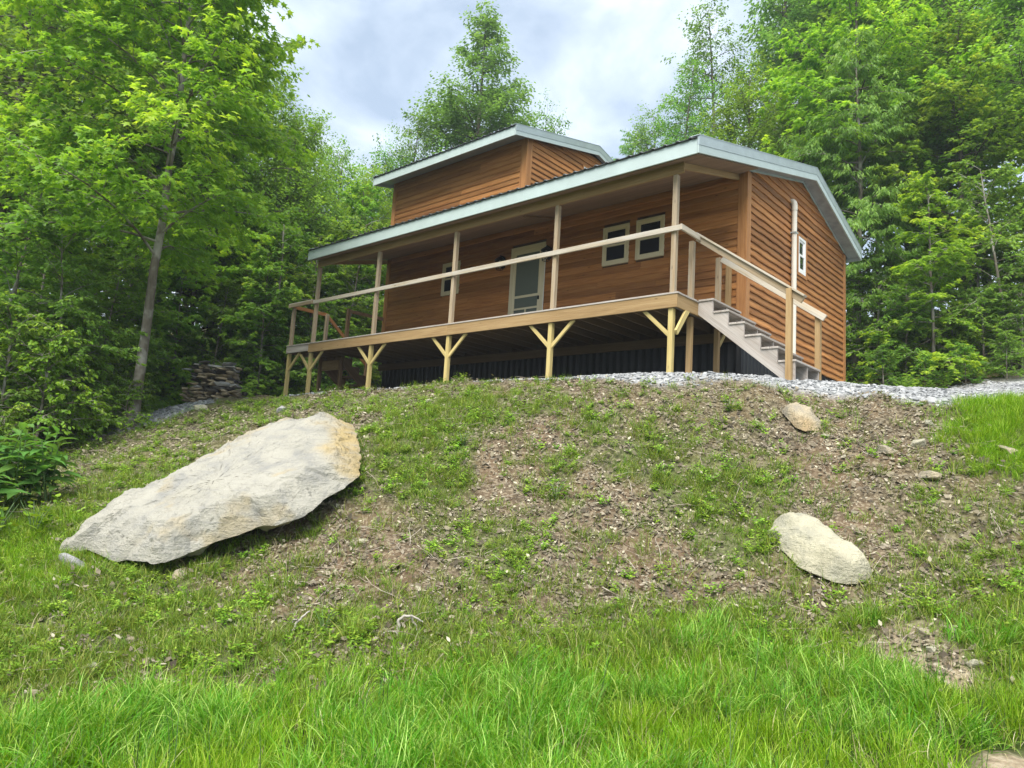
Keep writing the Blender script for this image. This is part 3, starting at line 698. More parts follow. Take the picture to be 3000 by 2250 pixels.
# posts: lower ones with knee braces, upper ones to the beam
PX = [-.1848, -2.7923, -5.6697, -8.4396, -11.0792, -12.1694]
def gz(x, y): return ground(x, y)-.12
S4 = .09
def lower_post(x, y, top, m_='pine', br=(), name='post', side=None):
    g = gz(x+S4/2, y+S4/2); b = PB(); b.box((x, y, g), (x+S4, y+S4, top), 2); p = b.part('post', M[m_], bevel=.004)
    for s_ in br:
        L_ = .50; xs = x if s_ < 0 else x+S4
        b = PB(); p0 = Vector((xs, y+.045, top-L_+.05)); p1 = Vector((xs+s_*L_*.95, y+.045, top-.004))
        up = (p1-p0).normalized(); nrm = Vector((-up.z*s_, 0, up.x*s_))
        n_ = Vector((s_*.062, 0, 0)); v_ = Vector((0, 0, .075))
        c = []
        for kk in (0, 1):
            for (P, Q) in ((p0-v_*.6, p0+v_*.7), (p1-n_*.75, p1+n_*.65)):
                pass
        A0, A1 = p0-v_*.6, p0+v_*.6; B0, B1 = p1+n_*.75, p1-n_*.75
        cc = [Vector((Q.x, y+.022+(.042 if kk else 0), Q.z)) for kk in (0, 1) for Q in (A0, B0, A1, B1)]
        b.hexa(cc, p1-p0); b.part('brace', M[m_], p)
    return p
for i, x in enumerate(PX):
    top = -.262 if i < 5 else -.217
    br = [(-1,), (-1, 1), (-1, 1), (-1, 1), (-1, 1), (1,)][i]
    p = lower_post(x, .038, top, 'pine', br)
    if i == 0:      # knee brace turning the corner, under the end joist
        b = PB(); P0, P1 = Vector((.0, .06, -.72)), Vector((.0, .40, -.264))
        cc = [Vector((xx, yy, zz_)) for xx in (-.028, .014) for (yy, zz_) in ((.04, -.735), (.43, -.264), (-.012, -.665), (.30, -.264))]
        b.hexa(cc, P1-P0); b.part('brace', M['pine'], p)
for x in PX[:5]:
    b = PB(); b.box((x, .06, 0), (x+S4, .06+S4, 2.125 if x > -.5 or True else 2.125), 2); b.part('post', M['post'], bevel=.004)
b = PB(); b.box((PX[5], .05, 0), (PX[5]+S4, .05+S4, 1.09), 2); b.part('post', M['post'], bevel=.004)
# back row under the deck
for x, y, m_ in ((-.21, .745, 'rim'), (-.21, 1.82, 'rim'), (-12.16, 1.06, 'darkwood'), (-11.12, 1.06, 'darkwood')): lower_post(x, y, -.262 if x > -1 else -.217, m_, (), 'post')
bd((-.165, 1.9, -.62), (-.165, 2.2, -.28), (0, 0, 1), .08, .04, 'brace', M['pine'], None)
# railings
rail = attach(empty('railing'))
bd((-12.24, -.008, 1.135), (-11.085, -.008, 1.135), (0, 0, 1), .095, .04, 'rail', M['post'], rail)
bd((-12.24, .035, 1.192), (-11.085, .035, 1.192), (0, 1, 0), .12, .03, 'rail', M['rail'], rail)
bd((-11.081, .034, 1.135), (-5.602, .034, 1.135), (0, 0, 1), .095, .04, 'rail', M['rail'], rail)
bd((-5.598, .034, 1.135), (-.0, .034, 1.135), (0, 0, 1), .095, .04, 'rail', M['rail'], rail)
bd((.021, .014, 1.14), (.021, .80, 1.14), (0, 0, 1), .10, .038, 'rail', M['rail'], rail)
bd((-12.15, .06, 1.135), (-12.15, 1.2, 1.135), (0, 0, 1), .095, .038, 'rail', M['trim_wood'], rail)
bd((-11.05, 1.2, 1.135), (-11.0, 2.38, 1.135), (0, 0, 1), .095, .038, 'rail', M['darkwood'], rail)
for x, y, top, m_ in ((-.21, .745, 1.13, 'post'), (-.21, 1.82, 1.12, 'post'), (-.19, 2.22, 1.10, 'rim'), (-12.15, 1.13, 1.15, 'post'), (-11.10, 1.13, 1.2, 'darkwood')):
    b = PB(); b.box((x, y, 0), (x+S4, y+S4, top), 2); b.part('railing_post', M[m_], rail, bevel=.004)
# right hand stairs
def stairs(parts_mat, noses, rise, run, ylo, yhi, sgn_x=True):
    pass
st = attach(empty('staircase'))
NOSE = [(.297+.2845*i, .020-.2335*i) for i in range(6)]
saw = [(.0, -.02)]
for i, (nx_, nz) in enumerate(NOSE):
    saw += [(nx_-.022, nz-.035), (nx_-.022, nz-.035-.2335+.0)] if i < 5 else [(nx_-.022, nz-.035), (nx_-.022, -1.52)]
saw = [(.0, -.015)]+saw[1:]
saw += [(1.46, -1.52), (1.46, -1.43), (.0, -.235)]
for y0 in (.757, 1.30, 1.835):
    b = PB(); b.prism(saw, 'y', y0, y0+.042, (.77, 0, -.63)); b.part('stringer', M['step'], st)
for nx_, nz in NOSE:
    b = PB(); b.box((nx_-.285, .735, nz-.035), (nx_-.143, 1.885, nz), 1); b.part('tread', M['step'], st, bevel=.004)
    b = PB(); b.box((nx_-.139, .735, nz-.035), (nx_, 1.885, nz), 1); b.part('tread', M['step'], st, bevel=.004)
for y in (.715, 1.89):
    x0_ = 1.575 if y < 1 else 1.615; b = PB(); yy = y-.055 if y < 1 else y
    b.box((x0_, yy, gz(x0_, y)), (x0_+S4, yy+S4, .005 if y < 1 else -.16), 2); b.part('stair_post', M['rim'], st, bevel=.004)
# hand rails down both sides
for y0, xe, ze in ((.70, 1.83, -.20), (1.905, 1.78, -.24)):
    s_ = Vector((-.03, y0, 1.16)); e_ = Vector((xe, y0, ze)) if y0 < 1 else Vector((xe, y0, ze))
    if y0 < 1:
        bd(s_+Vector((0, .03, 0)), Vector((1.83, .73, -.205)), (0, 0, 1), .115, .038, 'hand_rail', M['post'], st)
        bd(Vector((-.04, .735, 1.238)), Vector((1.86, .735, -.145)), (0, 1, 0), .12, .034, 'hand_rail', M['rail'], st)
    else:
        bd(Vector((-.1, 1.86, 1.09)), Vector((1.80, 1.86, -.26)), (0, 0, 1), .115, .038, 'hand_rail', M['rail'], st)
# left stairs, going back along the house
st2 = attach(empty('staircase'))
saw = [(1.2, -.03)]
for i in range(6): saw += [(1.2+.27*(i+1), -.24-.21*i), (1.2+.27*(i+1), -.24-.21*(i+1))]
saw = [(1.2, -.24)]+saw[1:]; saw += [(2.65, -1.62), (1.2, -.47)]
for x0 in (-12.14, -11.12):
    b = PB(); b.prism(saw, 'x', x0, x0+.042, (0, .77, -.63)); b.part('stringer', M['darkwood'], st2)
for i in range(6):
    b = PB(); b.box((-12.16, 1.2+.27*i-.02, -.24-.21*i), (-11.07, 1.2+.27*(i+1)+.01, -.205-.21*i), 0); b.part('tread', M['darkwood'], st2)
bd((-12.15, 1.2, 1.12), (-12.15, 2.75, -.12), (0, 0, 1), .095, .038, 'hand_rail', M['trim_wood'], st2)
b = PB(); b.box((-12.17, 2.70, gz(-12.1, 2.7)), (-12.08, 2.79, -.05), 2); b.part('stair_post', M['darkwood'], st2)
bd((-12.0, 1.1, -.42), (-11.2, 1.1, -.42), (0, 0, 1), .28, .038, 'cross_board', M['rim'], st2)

# ------------------------------------------------------------------ rocks
def rock_material(name, pale, grey, tan, dark, strata=1.0, lich=.5, tanamt=.9):
    m, t, b = mat(name); co = N(t, 'ShaderNodeTexCoord').outputs['Object']
    n = noise(t, co, 3.2, 8, .62, .3); n2 = noise(t, co, 1.15, 4, .55, .4); n3 = noise(t, mapping(t, co, (1, 1, 9), (0, .2, .5)), 3, 6, .6, .2); n4 = noise(t, co, 26, 5, .7)
    c = ramp(t, n, [(.32, grey), (.52, pale), (.75, tuple(min(.8, x*1.12) for x in pale))])
    st_ = N(t, 'ShaderNodeAttribute', attribute_name='stain').outputs['Fac']
    c = mixc(t, maths(t, 'MULTIPLY', ramp(t, n2, [(.50, (0, 0, 0)), (.64, (1, 1, 1))]), tanamt), c, tan)
    c = mixc(t, maths(t, 'MULTIPLY', st_, ramp(t, n, [(.3, (.35, .35, .35)), (.6, (1, 1, 1))])), c, (.38, .29, .14))
    c = mixc(t, maths(t, 'MULTIPLY', ramp(t, n3, [(.56, (0, 0, 0)), (.70, (1, 1, 1))]), .55*strata), c, grey)
    c = mixc(t, maths(t, 'MULTIPLY', ramp(t, n4, [(.60, (0, 0, 0)), (.72, (1, 1, 1))]), lich), c, dark)
    t.links.new(c, b.inputs['Base Color']); b.inputs['Roughness'].default_value = .9; b.inputs['Specular IOR Level'].default_value = .2
    h = maths(t, 'ADD', maths(t, 'MULTIPLY', n3, .6), maths(t, 'ADD', n4, maths(t, 'MULTIPLY', n, .8)))
    bumpn(t, b, h, .8, .05); return m
M['slab'] = rock_material('pale_sandstone', (.345, .328, .277), (.25, .245, .225), (.34, .32, .25), (.10, .095, .08), 1.0, .5, .3)
M['slab2'] = rock_material('buff_sandstone', (.43, .40, .29), (.29, .28, .22), (.35, .32, .22), (.12, .11, .075), 1., .3, .6)
M['fieldstone'] = rock_material('tan_fieldstone', (.38, .32, .22), (.24, .22, .185), (.40, .29, .16), (.12, .10, .07), .6, .4)
M['greystone'] = rock_material('grey_fieldstone', (.36, .355, .34), (.21, .21, .21), (.29, .25, .18), (.09, .09, .085), .6, .4)
M['darkstone'] = rock_material('dark_fieldstone', (.085, .08, .075), (.045, .045, .045), (.10, .08, .055), (.03, .03, .03), .6, .4)
def unproj(px_, py_, d):
    """point d metres ahead of the camera along a sight line of the survey photograph (used once to survey outlines)."""
    u, v = px_*3000/2212., py_*3000/2212.
    ry = _f*0 + FWD*2091.54+RGT*(u-1500)-UPV*(v-1125)
    return CAM+ry*(d/(ry[0]*FH[0]+ry[1]*FH[1]))
FWD, RGT, UPV = _f, _r2, _u2
def slab_rock(name, outline, cen, e1, e2, thick_f, thick_b, m_, seed, label, cat, rough=.05, dome_p=3.2, lips=.10, band=.0, lean=.55, group=None, nring=34, nseg=150, stain=False):
    """a slab: closed outline in the plane (cen; e1, e2), domed face towards e1 x e2, thick back; ledges and chips by noise."""
    e1 = np.array(e1, float); e2 = np.array(e2, float); nn = np.cross(e1, e2); cen = np.array(cen, float)
    O = np.array(outline, float); O = np.vstack([O, O[:1]]); sl = np.r_[0, np.cumsum(np.linalg.norm(np.diff(O, axis=0), axis=1))]
    q = np.linspace(0, sl[-1], nseg, endpoint=False); B = np.stack([np.interp(q, sl, O[:, i]) for i in (0, 1)], -1)
    B = .5*B+.25*(np.roll(B, 1, 0)+np.roll(B, -1, 0))
    jit = 1+.05*(fbm(q*9, q*0+seed, 3, seed)-.5); B = B*jit[:, None]
    dn = np.array([-e1[2], -e2[2]])+lean*np.array([e1[:2]@RH, e2[:2]@RH]); dn /= np.linalg.norm(dn)
    V = []; sz = math.sqrt(abs(.5*np.sum(B[:, 0]*np.roll(B[:, 1], -1)-B[:, 1]*np.roll(B[:, 0], -1))))
    rr = np.r_[np.linspace(0, .8, nring//2), np.linspace(.83, 1, nring-nring//2)]
    for side, th in ((1, thick_f), (-1, thick_b)):
        for r_ in (rr if side == 1 else rr[::-1][1:]):
            P = B*r_*(1 if side == 1 else (.74+.26*r_**2)); h = side*th*(1-r_**(dome_p if side == 1 else 1.15))
            if side == 1 and band:      # flat weathered face, broken lower side
                rim = B/np.linalg.norm(B, axis=1)[:, None]; low = smooth(.05, .5, rim@dn); wob = band*(.75+.5*fbm(q*1.6, q*0+seed, 3, seed+9))
                h = (1-low)*th*(1-r_**7)+low*th*np.clip((1-r_)/wob, 0, 1)**.85
            k = 3.2/sz
            nz = fbm(P[:, 0]*k*1.0+seed, P[:, 1]*k*1.0, 4, seed)-.5
            led = fbm(P[:, 0]*k*2.2+9, P[:, 1]*k*2.2+seed, 4, seed+3); led = np.floor(led*7)/7-.5
            fine = fbm(P[:, 0]*k*6, P[:, 1]*k*6, 4, seed+5)-.5
            fall = min(1, (1-r_)*8+.15)
            h = h+rough*sz*(nz*1.5*fall+fine*.25)+lips*sz*led*(.35+.9*r_**3)*fall*.6
            P = P*(1+.035*fine[:, None]*(r_ > .7))
            V.append(cen+P[:, :1]*e1+P[:, 1:]*e2+h[:, None]*nn)
    n_ = len(V); V = np.concatenate(V); i = (np.arange(n_-1)[:, None]*nseg+np.arange(nseg)[None]).ravel(); j = (np.arange(n_-1)[:, None]*nseg+(np.arange(nseg)[None]+1) % nseg).ravel()
    F = np.stack([i, j, j+nseg, i+nseg], -1)
    org = V.mean(0); me = np_mesh(name, V-org, F, False)
    if stain:       # iron staining on the freshly broken upper end and in a few scabs
        w2 = V-cen; a1 = w2@e1; a1 = (a1-a1.min())/(a1.max()-a1.min())
        sv = smooth(.20, .06, a1+.16*(fbm((w2@e1)*2.5, (w2@e2)*2.5, 4, 77)-.5)*2) + .45*smooth(.62, .72, fbm((w2@e1)*2.0+5, (w2@e2)*3, 4, 78))
        at = me.attributes.new('stain', 'FLOAT', 'POINT'); at.data.foreach_set('value', np.clip(sv, 0, 1).astype(np.float32))
    bm = bmesh.new(); bm.from_mesh(me); bmesh.ops.remove_doubles(bm, verts=bm.verts[:], dist=.002); bmesh.ops.recalc_face_normals(bm, faces=bm.faces[:])
    for f in bm.faces: f.smooth = True
    for e_ in bm.edges:
        if len(e_.link_faces) == 2 and e_.calc_face_angle(0) > R(24): e_.smooth = False
    bm.to_mesh(me); bm.free()
    o = link(name, me, M[m_]); o.location = tuple(org); return tag(o, label, cat, group)
def plane_outline(pts, three):
    """outline picked on the survey picture -> coordinates in the plane through three surveyed points."""
    A, B_, C_ = [unproj(*p) for p in three]; nn = np.cross(B_-A, C_-A); nn /= np.linalg.norm(nn)
    if nn@(CAM-A) < 0: nn = -nn
    W_ = []
    for p in pts:
        ry = unproj(p[0], p[1], 1.)-CAM; W_.append(CAM+ry*(((A-CAM)@nn)/(ry@nn)))
    W_ = np.array(W_); cen = W_.mean(0); e1 = W_[0]-cen; e1 -= nn*(e1@nn); e1 /= np.linalg.norm(e1); e2 = np.cross(nn, e1)
    return [((p-cen)@e1, (p-cen)@e2) for p in W_], cen, e1, e2
z6 = lambda L: [(x*.4, 848+y*.4) for x, y in L]
z8 = lambda L: [(1401+x*.3667, 774.2+y*.3667) for x, y in L]
big = z6([(315, 870), (330, 830), (440, 750), (560, 670), (700, 610), (850, 550), (1000, 470), (1180, 380), (1300, 310), (1400, 240), (1560, 180), (1640, 155), (1820, 138), (1900, 170), (1945, 250), (1950, 400), (1930, 450), (1870, 510), (1750, 570), (1690, 640), (1600, 690), (1500, 715), (1400, 720), (1300, 770), (1180, 800), (1050, 850), (960, 890), (900, 915), (830, 925), (700, 905), (620, 915), (540, 870), (480, 845), (380, 860)])
slab_rock('boulder', *plane_outline(big, [(*z6([(315, 870)])[0], 7.85), (*z6([(1820, 138)])[0], 10.05), (*z6([(830, 925)])[0], 7.5)]), .30, .46, 'slab', 4, 'huge pale slab boulder lying tilted on the slope below the porch', 'boulder', rough=.03, dome_p=2.1, lips=.145, band=.30, nring=60, nseg=280, stain=True)
sl2 = z8([(700, 1030), (740, 960), (800, 948), (900, 965), (985, 1000), (1080, 1070), (1150, 1140), (1200, 1180), (1270, 1215), (1325, 1275), (1300, 1300), (1240, 1330), (1170, 1330), (1080, 1315), (980, 1270), (880, 1225), (810, 1150), (750, 1100)])
slab_rock('boulder', *plane_outline(sl2, [(*z8([(740, 960)])[0], 8.0), (*z8([(1325, 1275)])[0], 7.12), (*z8([(880, 1225)])[0], 7.30)]), .22, .30, 'slab2', 9, 'cream coloured oblong slab of rock alone at the lower right of the slope', 'boulder', rough=.06, dome_p=2.4, lips=.13, band=.62, lean=-1.3, nring=40, nseg=170)
r3_ = z8([(780, 310), (830, 295), (900, 318), (1000, 360), (1045, 400), (1000, 425), (920, 430), (870, 410), (820, 355)])
slab_rock('rock', *plane_outline(r3_, [(*z8([(780, 310)])[0], 9.84), (*z8([(1045, 400)])[0], 9.58), (*z8([(870, 410)])[0], 9.45)]), .16, .16, 'fieldstone', 14, 'brown wedge of rock jutting from the slope just below the drive', 'rock', nring=22, nseg=80, dome_p=2, lips=.16, band=.7)
r4_ = z6([(310, 885), (370, 880), (460, 920), (452, 955), (390, 965), (330, 935)])
slab_rock('rock', *plane_outline(r4_, [(*z6([(310, 885)])[0], 7.75), (*z6([(460, 920)])[0], 7.62), (*z6([(390, 965)])[0], 7.55)]), .13, .14, 'greystone', 17, 'small grey stone tucked under the low tip of the huge slab', 'rock', nring=14, nseg=44, dome_p=2.2)
def chunk(seed, sx, sy, sz_, n=16, bev=.12):
    rg = random.Random(seed); bm = bmesh.new()
    for i in range(n):
        a = rg.uniform(0, 6.283); u = rg.uniform(-1, 1); k = rg.uniform(.72, 1.05); q = abs(u)**.5*(1 if u > 0 else -1)
        rr_ = math.sqrt(max(0, 1-abs(u)**3)); bm.verts.new((sx*k*rr_*math.cos(a), sy*k*rr_*math.sin(a), sz_*q*rg.uniform(.85, 1)))
    r_ = bmesh.ops.convex_hull(bm, input=bm.verts[:]); bmesh.ops.delete(bm, geom=[v for v in bm.verts if not v.link_faces], context='VERTS')
    bmesh.ops.dissolve_limit(bm, angle_limit=R(12), verts=bm.verts[:], edges=bm.edges[:])
    if bev: bmesh.ops.bevel(bm, geom=bm.edges[:], offset=min(sx, sy, sz_)*bev, segments=1, affect='EDGES', clamp_overlap=True)
    bmesh.ops.recalc_face_normals(bm, faces=bm.faces[:])
    me = bpy.data.meshes.new('stone'); bm.to_mesh(me); bm.free(); return me
# dry stack of stones by the woods
pc = np.array([-12.72, -1.62]); ux = np.array([.748, .664]); uy = np.array([-ux[1], ux[0]])
pg = min(ground(*(pc+ux*s_)) for s_ in (-.6, 0, .6))
pile = empty('stone_pile', (pc[0], pc[1], pg), math.atan2(ux[1], ux[0]), 'dry stacked pile of flat brown and grey stones beside the porch end', 'stone pile')
rp = random.Random(31); zc = 0; row = 0
while zc < 1.0:
    hh = rp.uniform(.062, .108); half = (.72 if zc < .3 else .60 if zc < .5 else .56 if zc < .7 else .53)+rp.uniform(-.04, .04)
    for dep in (-.28, .12):
        xx = -half+rp.uniform(-.05, .05)
        while xx < half-.06:
            ww = rp.choice([.16, .22, .30, .36, .46]); ww = min(ww, half-xx+.06)
            me = chunk(rp.randint(0, 9999), ww*.56, rp.uniform(.20, .28), hh*.56, 18, .10)
            mt_ = rp.choices(['fieldstone', 'greystone', 'darkstone'], (5, 2.6, 1.6))[0] if zc > .25 else 'fieldstone'
            o = link('stone', me, M[mt_], pile); o.location = (xx+ww/2, dep+rp.uniform(-.06, .06), zc+hh/2+rp.uniform(-.008, .008)); o.rotation_euler = (rp.uniform(-.05, .05), rp.uniform(-.09, .09), rp.uniform(-.2, .2))
            xx += ww*rp.uniform(.86, 1.0)
    zc += hh*.90; row += 1
for (x_, z_, a, b_, c_, mt_) in ((-.66, .86, .17, .14, .03, 'greystone'), (.30, .52, .28, .22, .07, 'greystone'), (-.22, 1.07, .17, .2, .055, 'darkstone'), (.38, 1.06, .24, .18, .05, 'greystone')):
    o = link('stone', chunk(int(z_*1000), a, b_, c_, 18, .12), M[mt_], pile); o.location = (x_, -.36, z_); o.rotation_euler = (0, rp.uniform(-.1, .1), 0)
# loose rocks one can point at on the slope: (d, l, length, material, label)
for d, l, s_, m_, lb in ((9.36, 4.13, .09, 'slab2', 'pale pointed stone just below the brown wedge of rock'),
    (8.82, 4.69, .17, 'fieldstone', 'reddish tan stone in bare soil below the drive edge'), (8.88, 4.53, .09, 'fieldstone', 'small tan stone beside the reddish one on the bare soil'),
    (8.8, 5.06, .16, 'slab2', 'flat buff stone right of the reddish tan one'), (8.24, 4.85, .15, 'fieldstone', 'half buried tan stone under a weed tuft at the right'),
    (9.12, 5.37, .12, 'slab2', 'narrow cream stone high on the right slope'), (8.94, 4.19, .06, 'slab2', 'little white stone in the middle of the bare right slope'),
    (8.36, 5.84, .22, 'fieldstone', 'long tan rock at the edge of the green bank'), (7.84, 2.27, .06, 'slab2', 'small square white stone left of the cream slab'),
    (5.74, 3.72, .10, 'slab2', 'rounded buff stone in the bare patch of the lush grass'), (6.16, 3.58, .13, 'fieldstone', 'flat tan stone at the top of the bare patch in the grass'),
    (5.95, 3.5, .07, 'slab2', 'pale angular chip below the flat tan stone in the bare patch'), (4.32, 3.0, .07, 'fieldstone', 'tan stone in the bottom corner by the sandy patch'),
    (8.0, -1.52, .08, 'slab2', 'pale stone on the litter below the huge slab'), (5.86, -3.16, .11, 'slab2', 'cream stone showing in a gap of the grass at left'),
    (8.26, -5.35, .09, 'slab2', 'pale stone in the grass left of the huge slab'), (11.48, -1.3, .10, 'slab2', 'small yellowish stone near the top of the slope'),
    (15.9, -6.88, .20, 'slab2', 'pale stone lying in the gravel in front of the stone pile'), (13.72, -4.43, .2, 'greystone', 'flat grey stone in the slope above the huge slab'),
    (7.62, -3.28, .18, 'fieldstone', 'flat brown stone half hidden under the huge slab'), (7.56, 3.99, .08, 'fieldstone', 'tan stone uphill of the cream slab')):
    x, y = site(d, l); me = chunk(int(d*1000+l*10), s_, s_*rp.uniform(.6, .8), s_*rp.uniform(.32, .5), 16, .10)
    o = link('rock', me, M[m_]); o.location = (x, y, ground(x, y)+s_*.02); o.rotation_euler = (rp.uniform(-.2, .5), rp.uniform(-.3, .3), rp.uniform(0, 6)); tag(o, lb, 'rock', 'loose rocks on the slope')

# ------------------------------------------------------------------ foliage
def leaf_material(name, lo, mid, hi, trans=.35, rough=.45, objvar=.25, spec=.25):
    m, t, b = mat(name)
    at = N(t, 'ShaderNodeAttribute', attribute_name='tint').outputs['Fac']; oi = N(t, 'ShaderNodeObjectInfo')
    c = ramp(t, at, [(0, lo), (.5, mid), (1, hi)])
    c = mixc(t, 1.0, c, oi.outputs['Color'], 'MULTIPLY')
    hs = N(t, 'ShaderNodeHueSaturation'); t.links.new(c, hs.inputs['Color'])
    t.links.new(maths(t, 'ADD', 1-objvar/2, maths(t, 'MULTIPLY', oi.outputs['Random'], objvar)), hs.inputs['Value'])
    t.links.new(maths(t, 'ADD', .488, maths(t, 'MULTIPLY', oi.outputs['Random'], .024)), hs.inputs['Hue'])
    t.links.new(hs.outputs[0], b.inputs['Base Color']); b.inputs['Roughness'].default_value = rough; b.inputs['Specular IOR Level'].default_value = spec
    tr = N(t, 'ShaderNodeBsdfTranslucent'); t.links.new(mixc(t, 1.0, hs.outputs[0], (1.35, 1.25, .6), 'MULTIPLY'), tr.inputs['Color'])
    ms = N(t, 'ShaderNodeMixShader'); ms.inputs[0].default_value = trans
    t.links.new(b.outputs[0], ms.inputs[1]); t.links.new(tr.outputs[0], ms.inputs[2])
    t.links.new(ms.outputs[0], t.nodes['Material Output'].inputs['Surface'])
    return m
def bark_material(name, a, b_, c, scale=9):
    m, t, b = mat(name); co = N(t, 'ShaderNodeTexCoord').outputs['Object']
    n = noise(t, mapping(t, co, (1, 1, .25)), scale, 6, .65); n2 = noise(t, co, 2.2, 3, .6)
    col = mixc(t, ramp(t, n2, [(.46, (0, 0, 0)), (.60, (1, 1, 1))]), ramp(t, n, [(.3, a), (.7, b_)]), c)
    t.links.new(col, b.inputs['Base Color']); b.inputs['Roughness'].default_value = .9; b.inputs['Specular IOR Level'].default_value = .15
    bumpn(t, b, n, .7, .02); return m
M['leaf'] = leaf_material('forest_leaf', (.092, .195, .028), (.170, .318, .050), (.30, .46, .075), .55)
M['mleaf'] = leaf_material('maple_leaf', (.100, .215, .026), (.195, .355, .042), (.39, .52, .065), .55)
M['weed'] = leaf_material('weed_leaf', (.055, .140, .010), (.135, .265, .016), (.30, .42, .04), .3, .5, .4)
M['pokeleaf'] = leaf_material('broad_leaf', (.075, .190, .036), (.130, .275, .056), (.20, .36, .08), .4, .35, .25)
M['blade'] = leaf_material('grass_blade', (.045, .160, .010), (.118, .300, .016), (.42, .58, .14), .38, .35, .3, .14)
M['blade2'] = leaf_material('upright_blade', (.080, .190, .006), (.185, .350, .010), (.42, .55, .08), .42, .4, .35, .12)
M['drygrass'] = leaf_material('slope_grass', (.065, .135, .010), (.150, .245, .020), (.34, .36, .08), .3, .5, .4)
M['bark'] = bark_material('grey_bark', (.085, .070, .052), (.19, .165, .130), (.30, .285, .25))
M['darkbark'] = bark_material('dark_bark', (.045, .036, .026), (.10, .085, .066), (.15, .135, .11))
LEAF = {
 'rhomb': (np.array([(0, 0, 0), (.30, .42, -.05), (0, 1, -.12), (-.30, .42, -.05)]), np.array([(0, 1, 2), (0, 2, 3)])),
 'oval': (np.array([(0, 0, 0), (.22, .22, -.02), (.26, .55, -.05), (0, 1, -.16), (-.26, .55, -.05), (-.22, .22, -.02)]), np.array([(0, 1, 2), (0, 2, 3), (0, 3, 4), (0, 4, 5)])),
 'narrow': (np.array([(0, 0, 0), (.15, .4, -.04), (0, 1, -.22), (-.15, .4, -.04)]), np.array([(0, 1, 2), (0, 2, 3)])),
}
_mp = [(0, 0), (.30, -.06), (.21, .18), (.56, .50), (.19, .50), (0, 1.), (-.19, .50), (-.56, .50), (-.21, .18), (-.30, -.06)]
LEAF['maple'] = (np.array([(0, .34, .05)]+[(x, y, -.16*abs(x)-.13*y*y) for x, y in _mp]), np.array([(0, i+1, (i+1) % 10+1) for i in range(10)]))
def leaves_mesh(name, P, A, Nn, size, kind, tint):
    """P base points, A axis dirs, Nn approximate normals."""
    T, F = LEAF[kind]; n = len(P)
    A = A/np.linalg.norm(A, axis=1)[:, None]; B = np.cross(A, Nn); B /= np.linalg.norm(B, axis=1)[:, None]+1e-9; C = np.cross(B, A)
    s = size[:, None, None]
    V = P[:, None]+s*(T[None, :, 0:1]*B[:, None]+T[None, :, 1:2]*A[:, None]+T[None, :, 2:3]*C[:, None])
    k = len(T); Fc = (F[None]+np.arange(n)[:, None, None]*k).reshape(-1, 3)
    return np_mesh(name, V.reshape(-1, 3), Fc, False, {'tint': ('FACE', np.repeat(np.clip(tint, 0, 1), len(F)))})
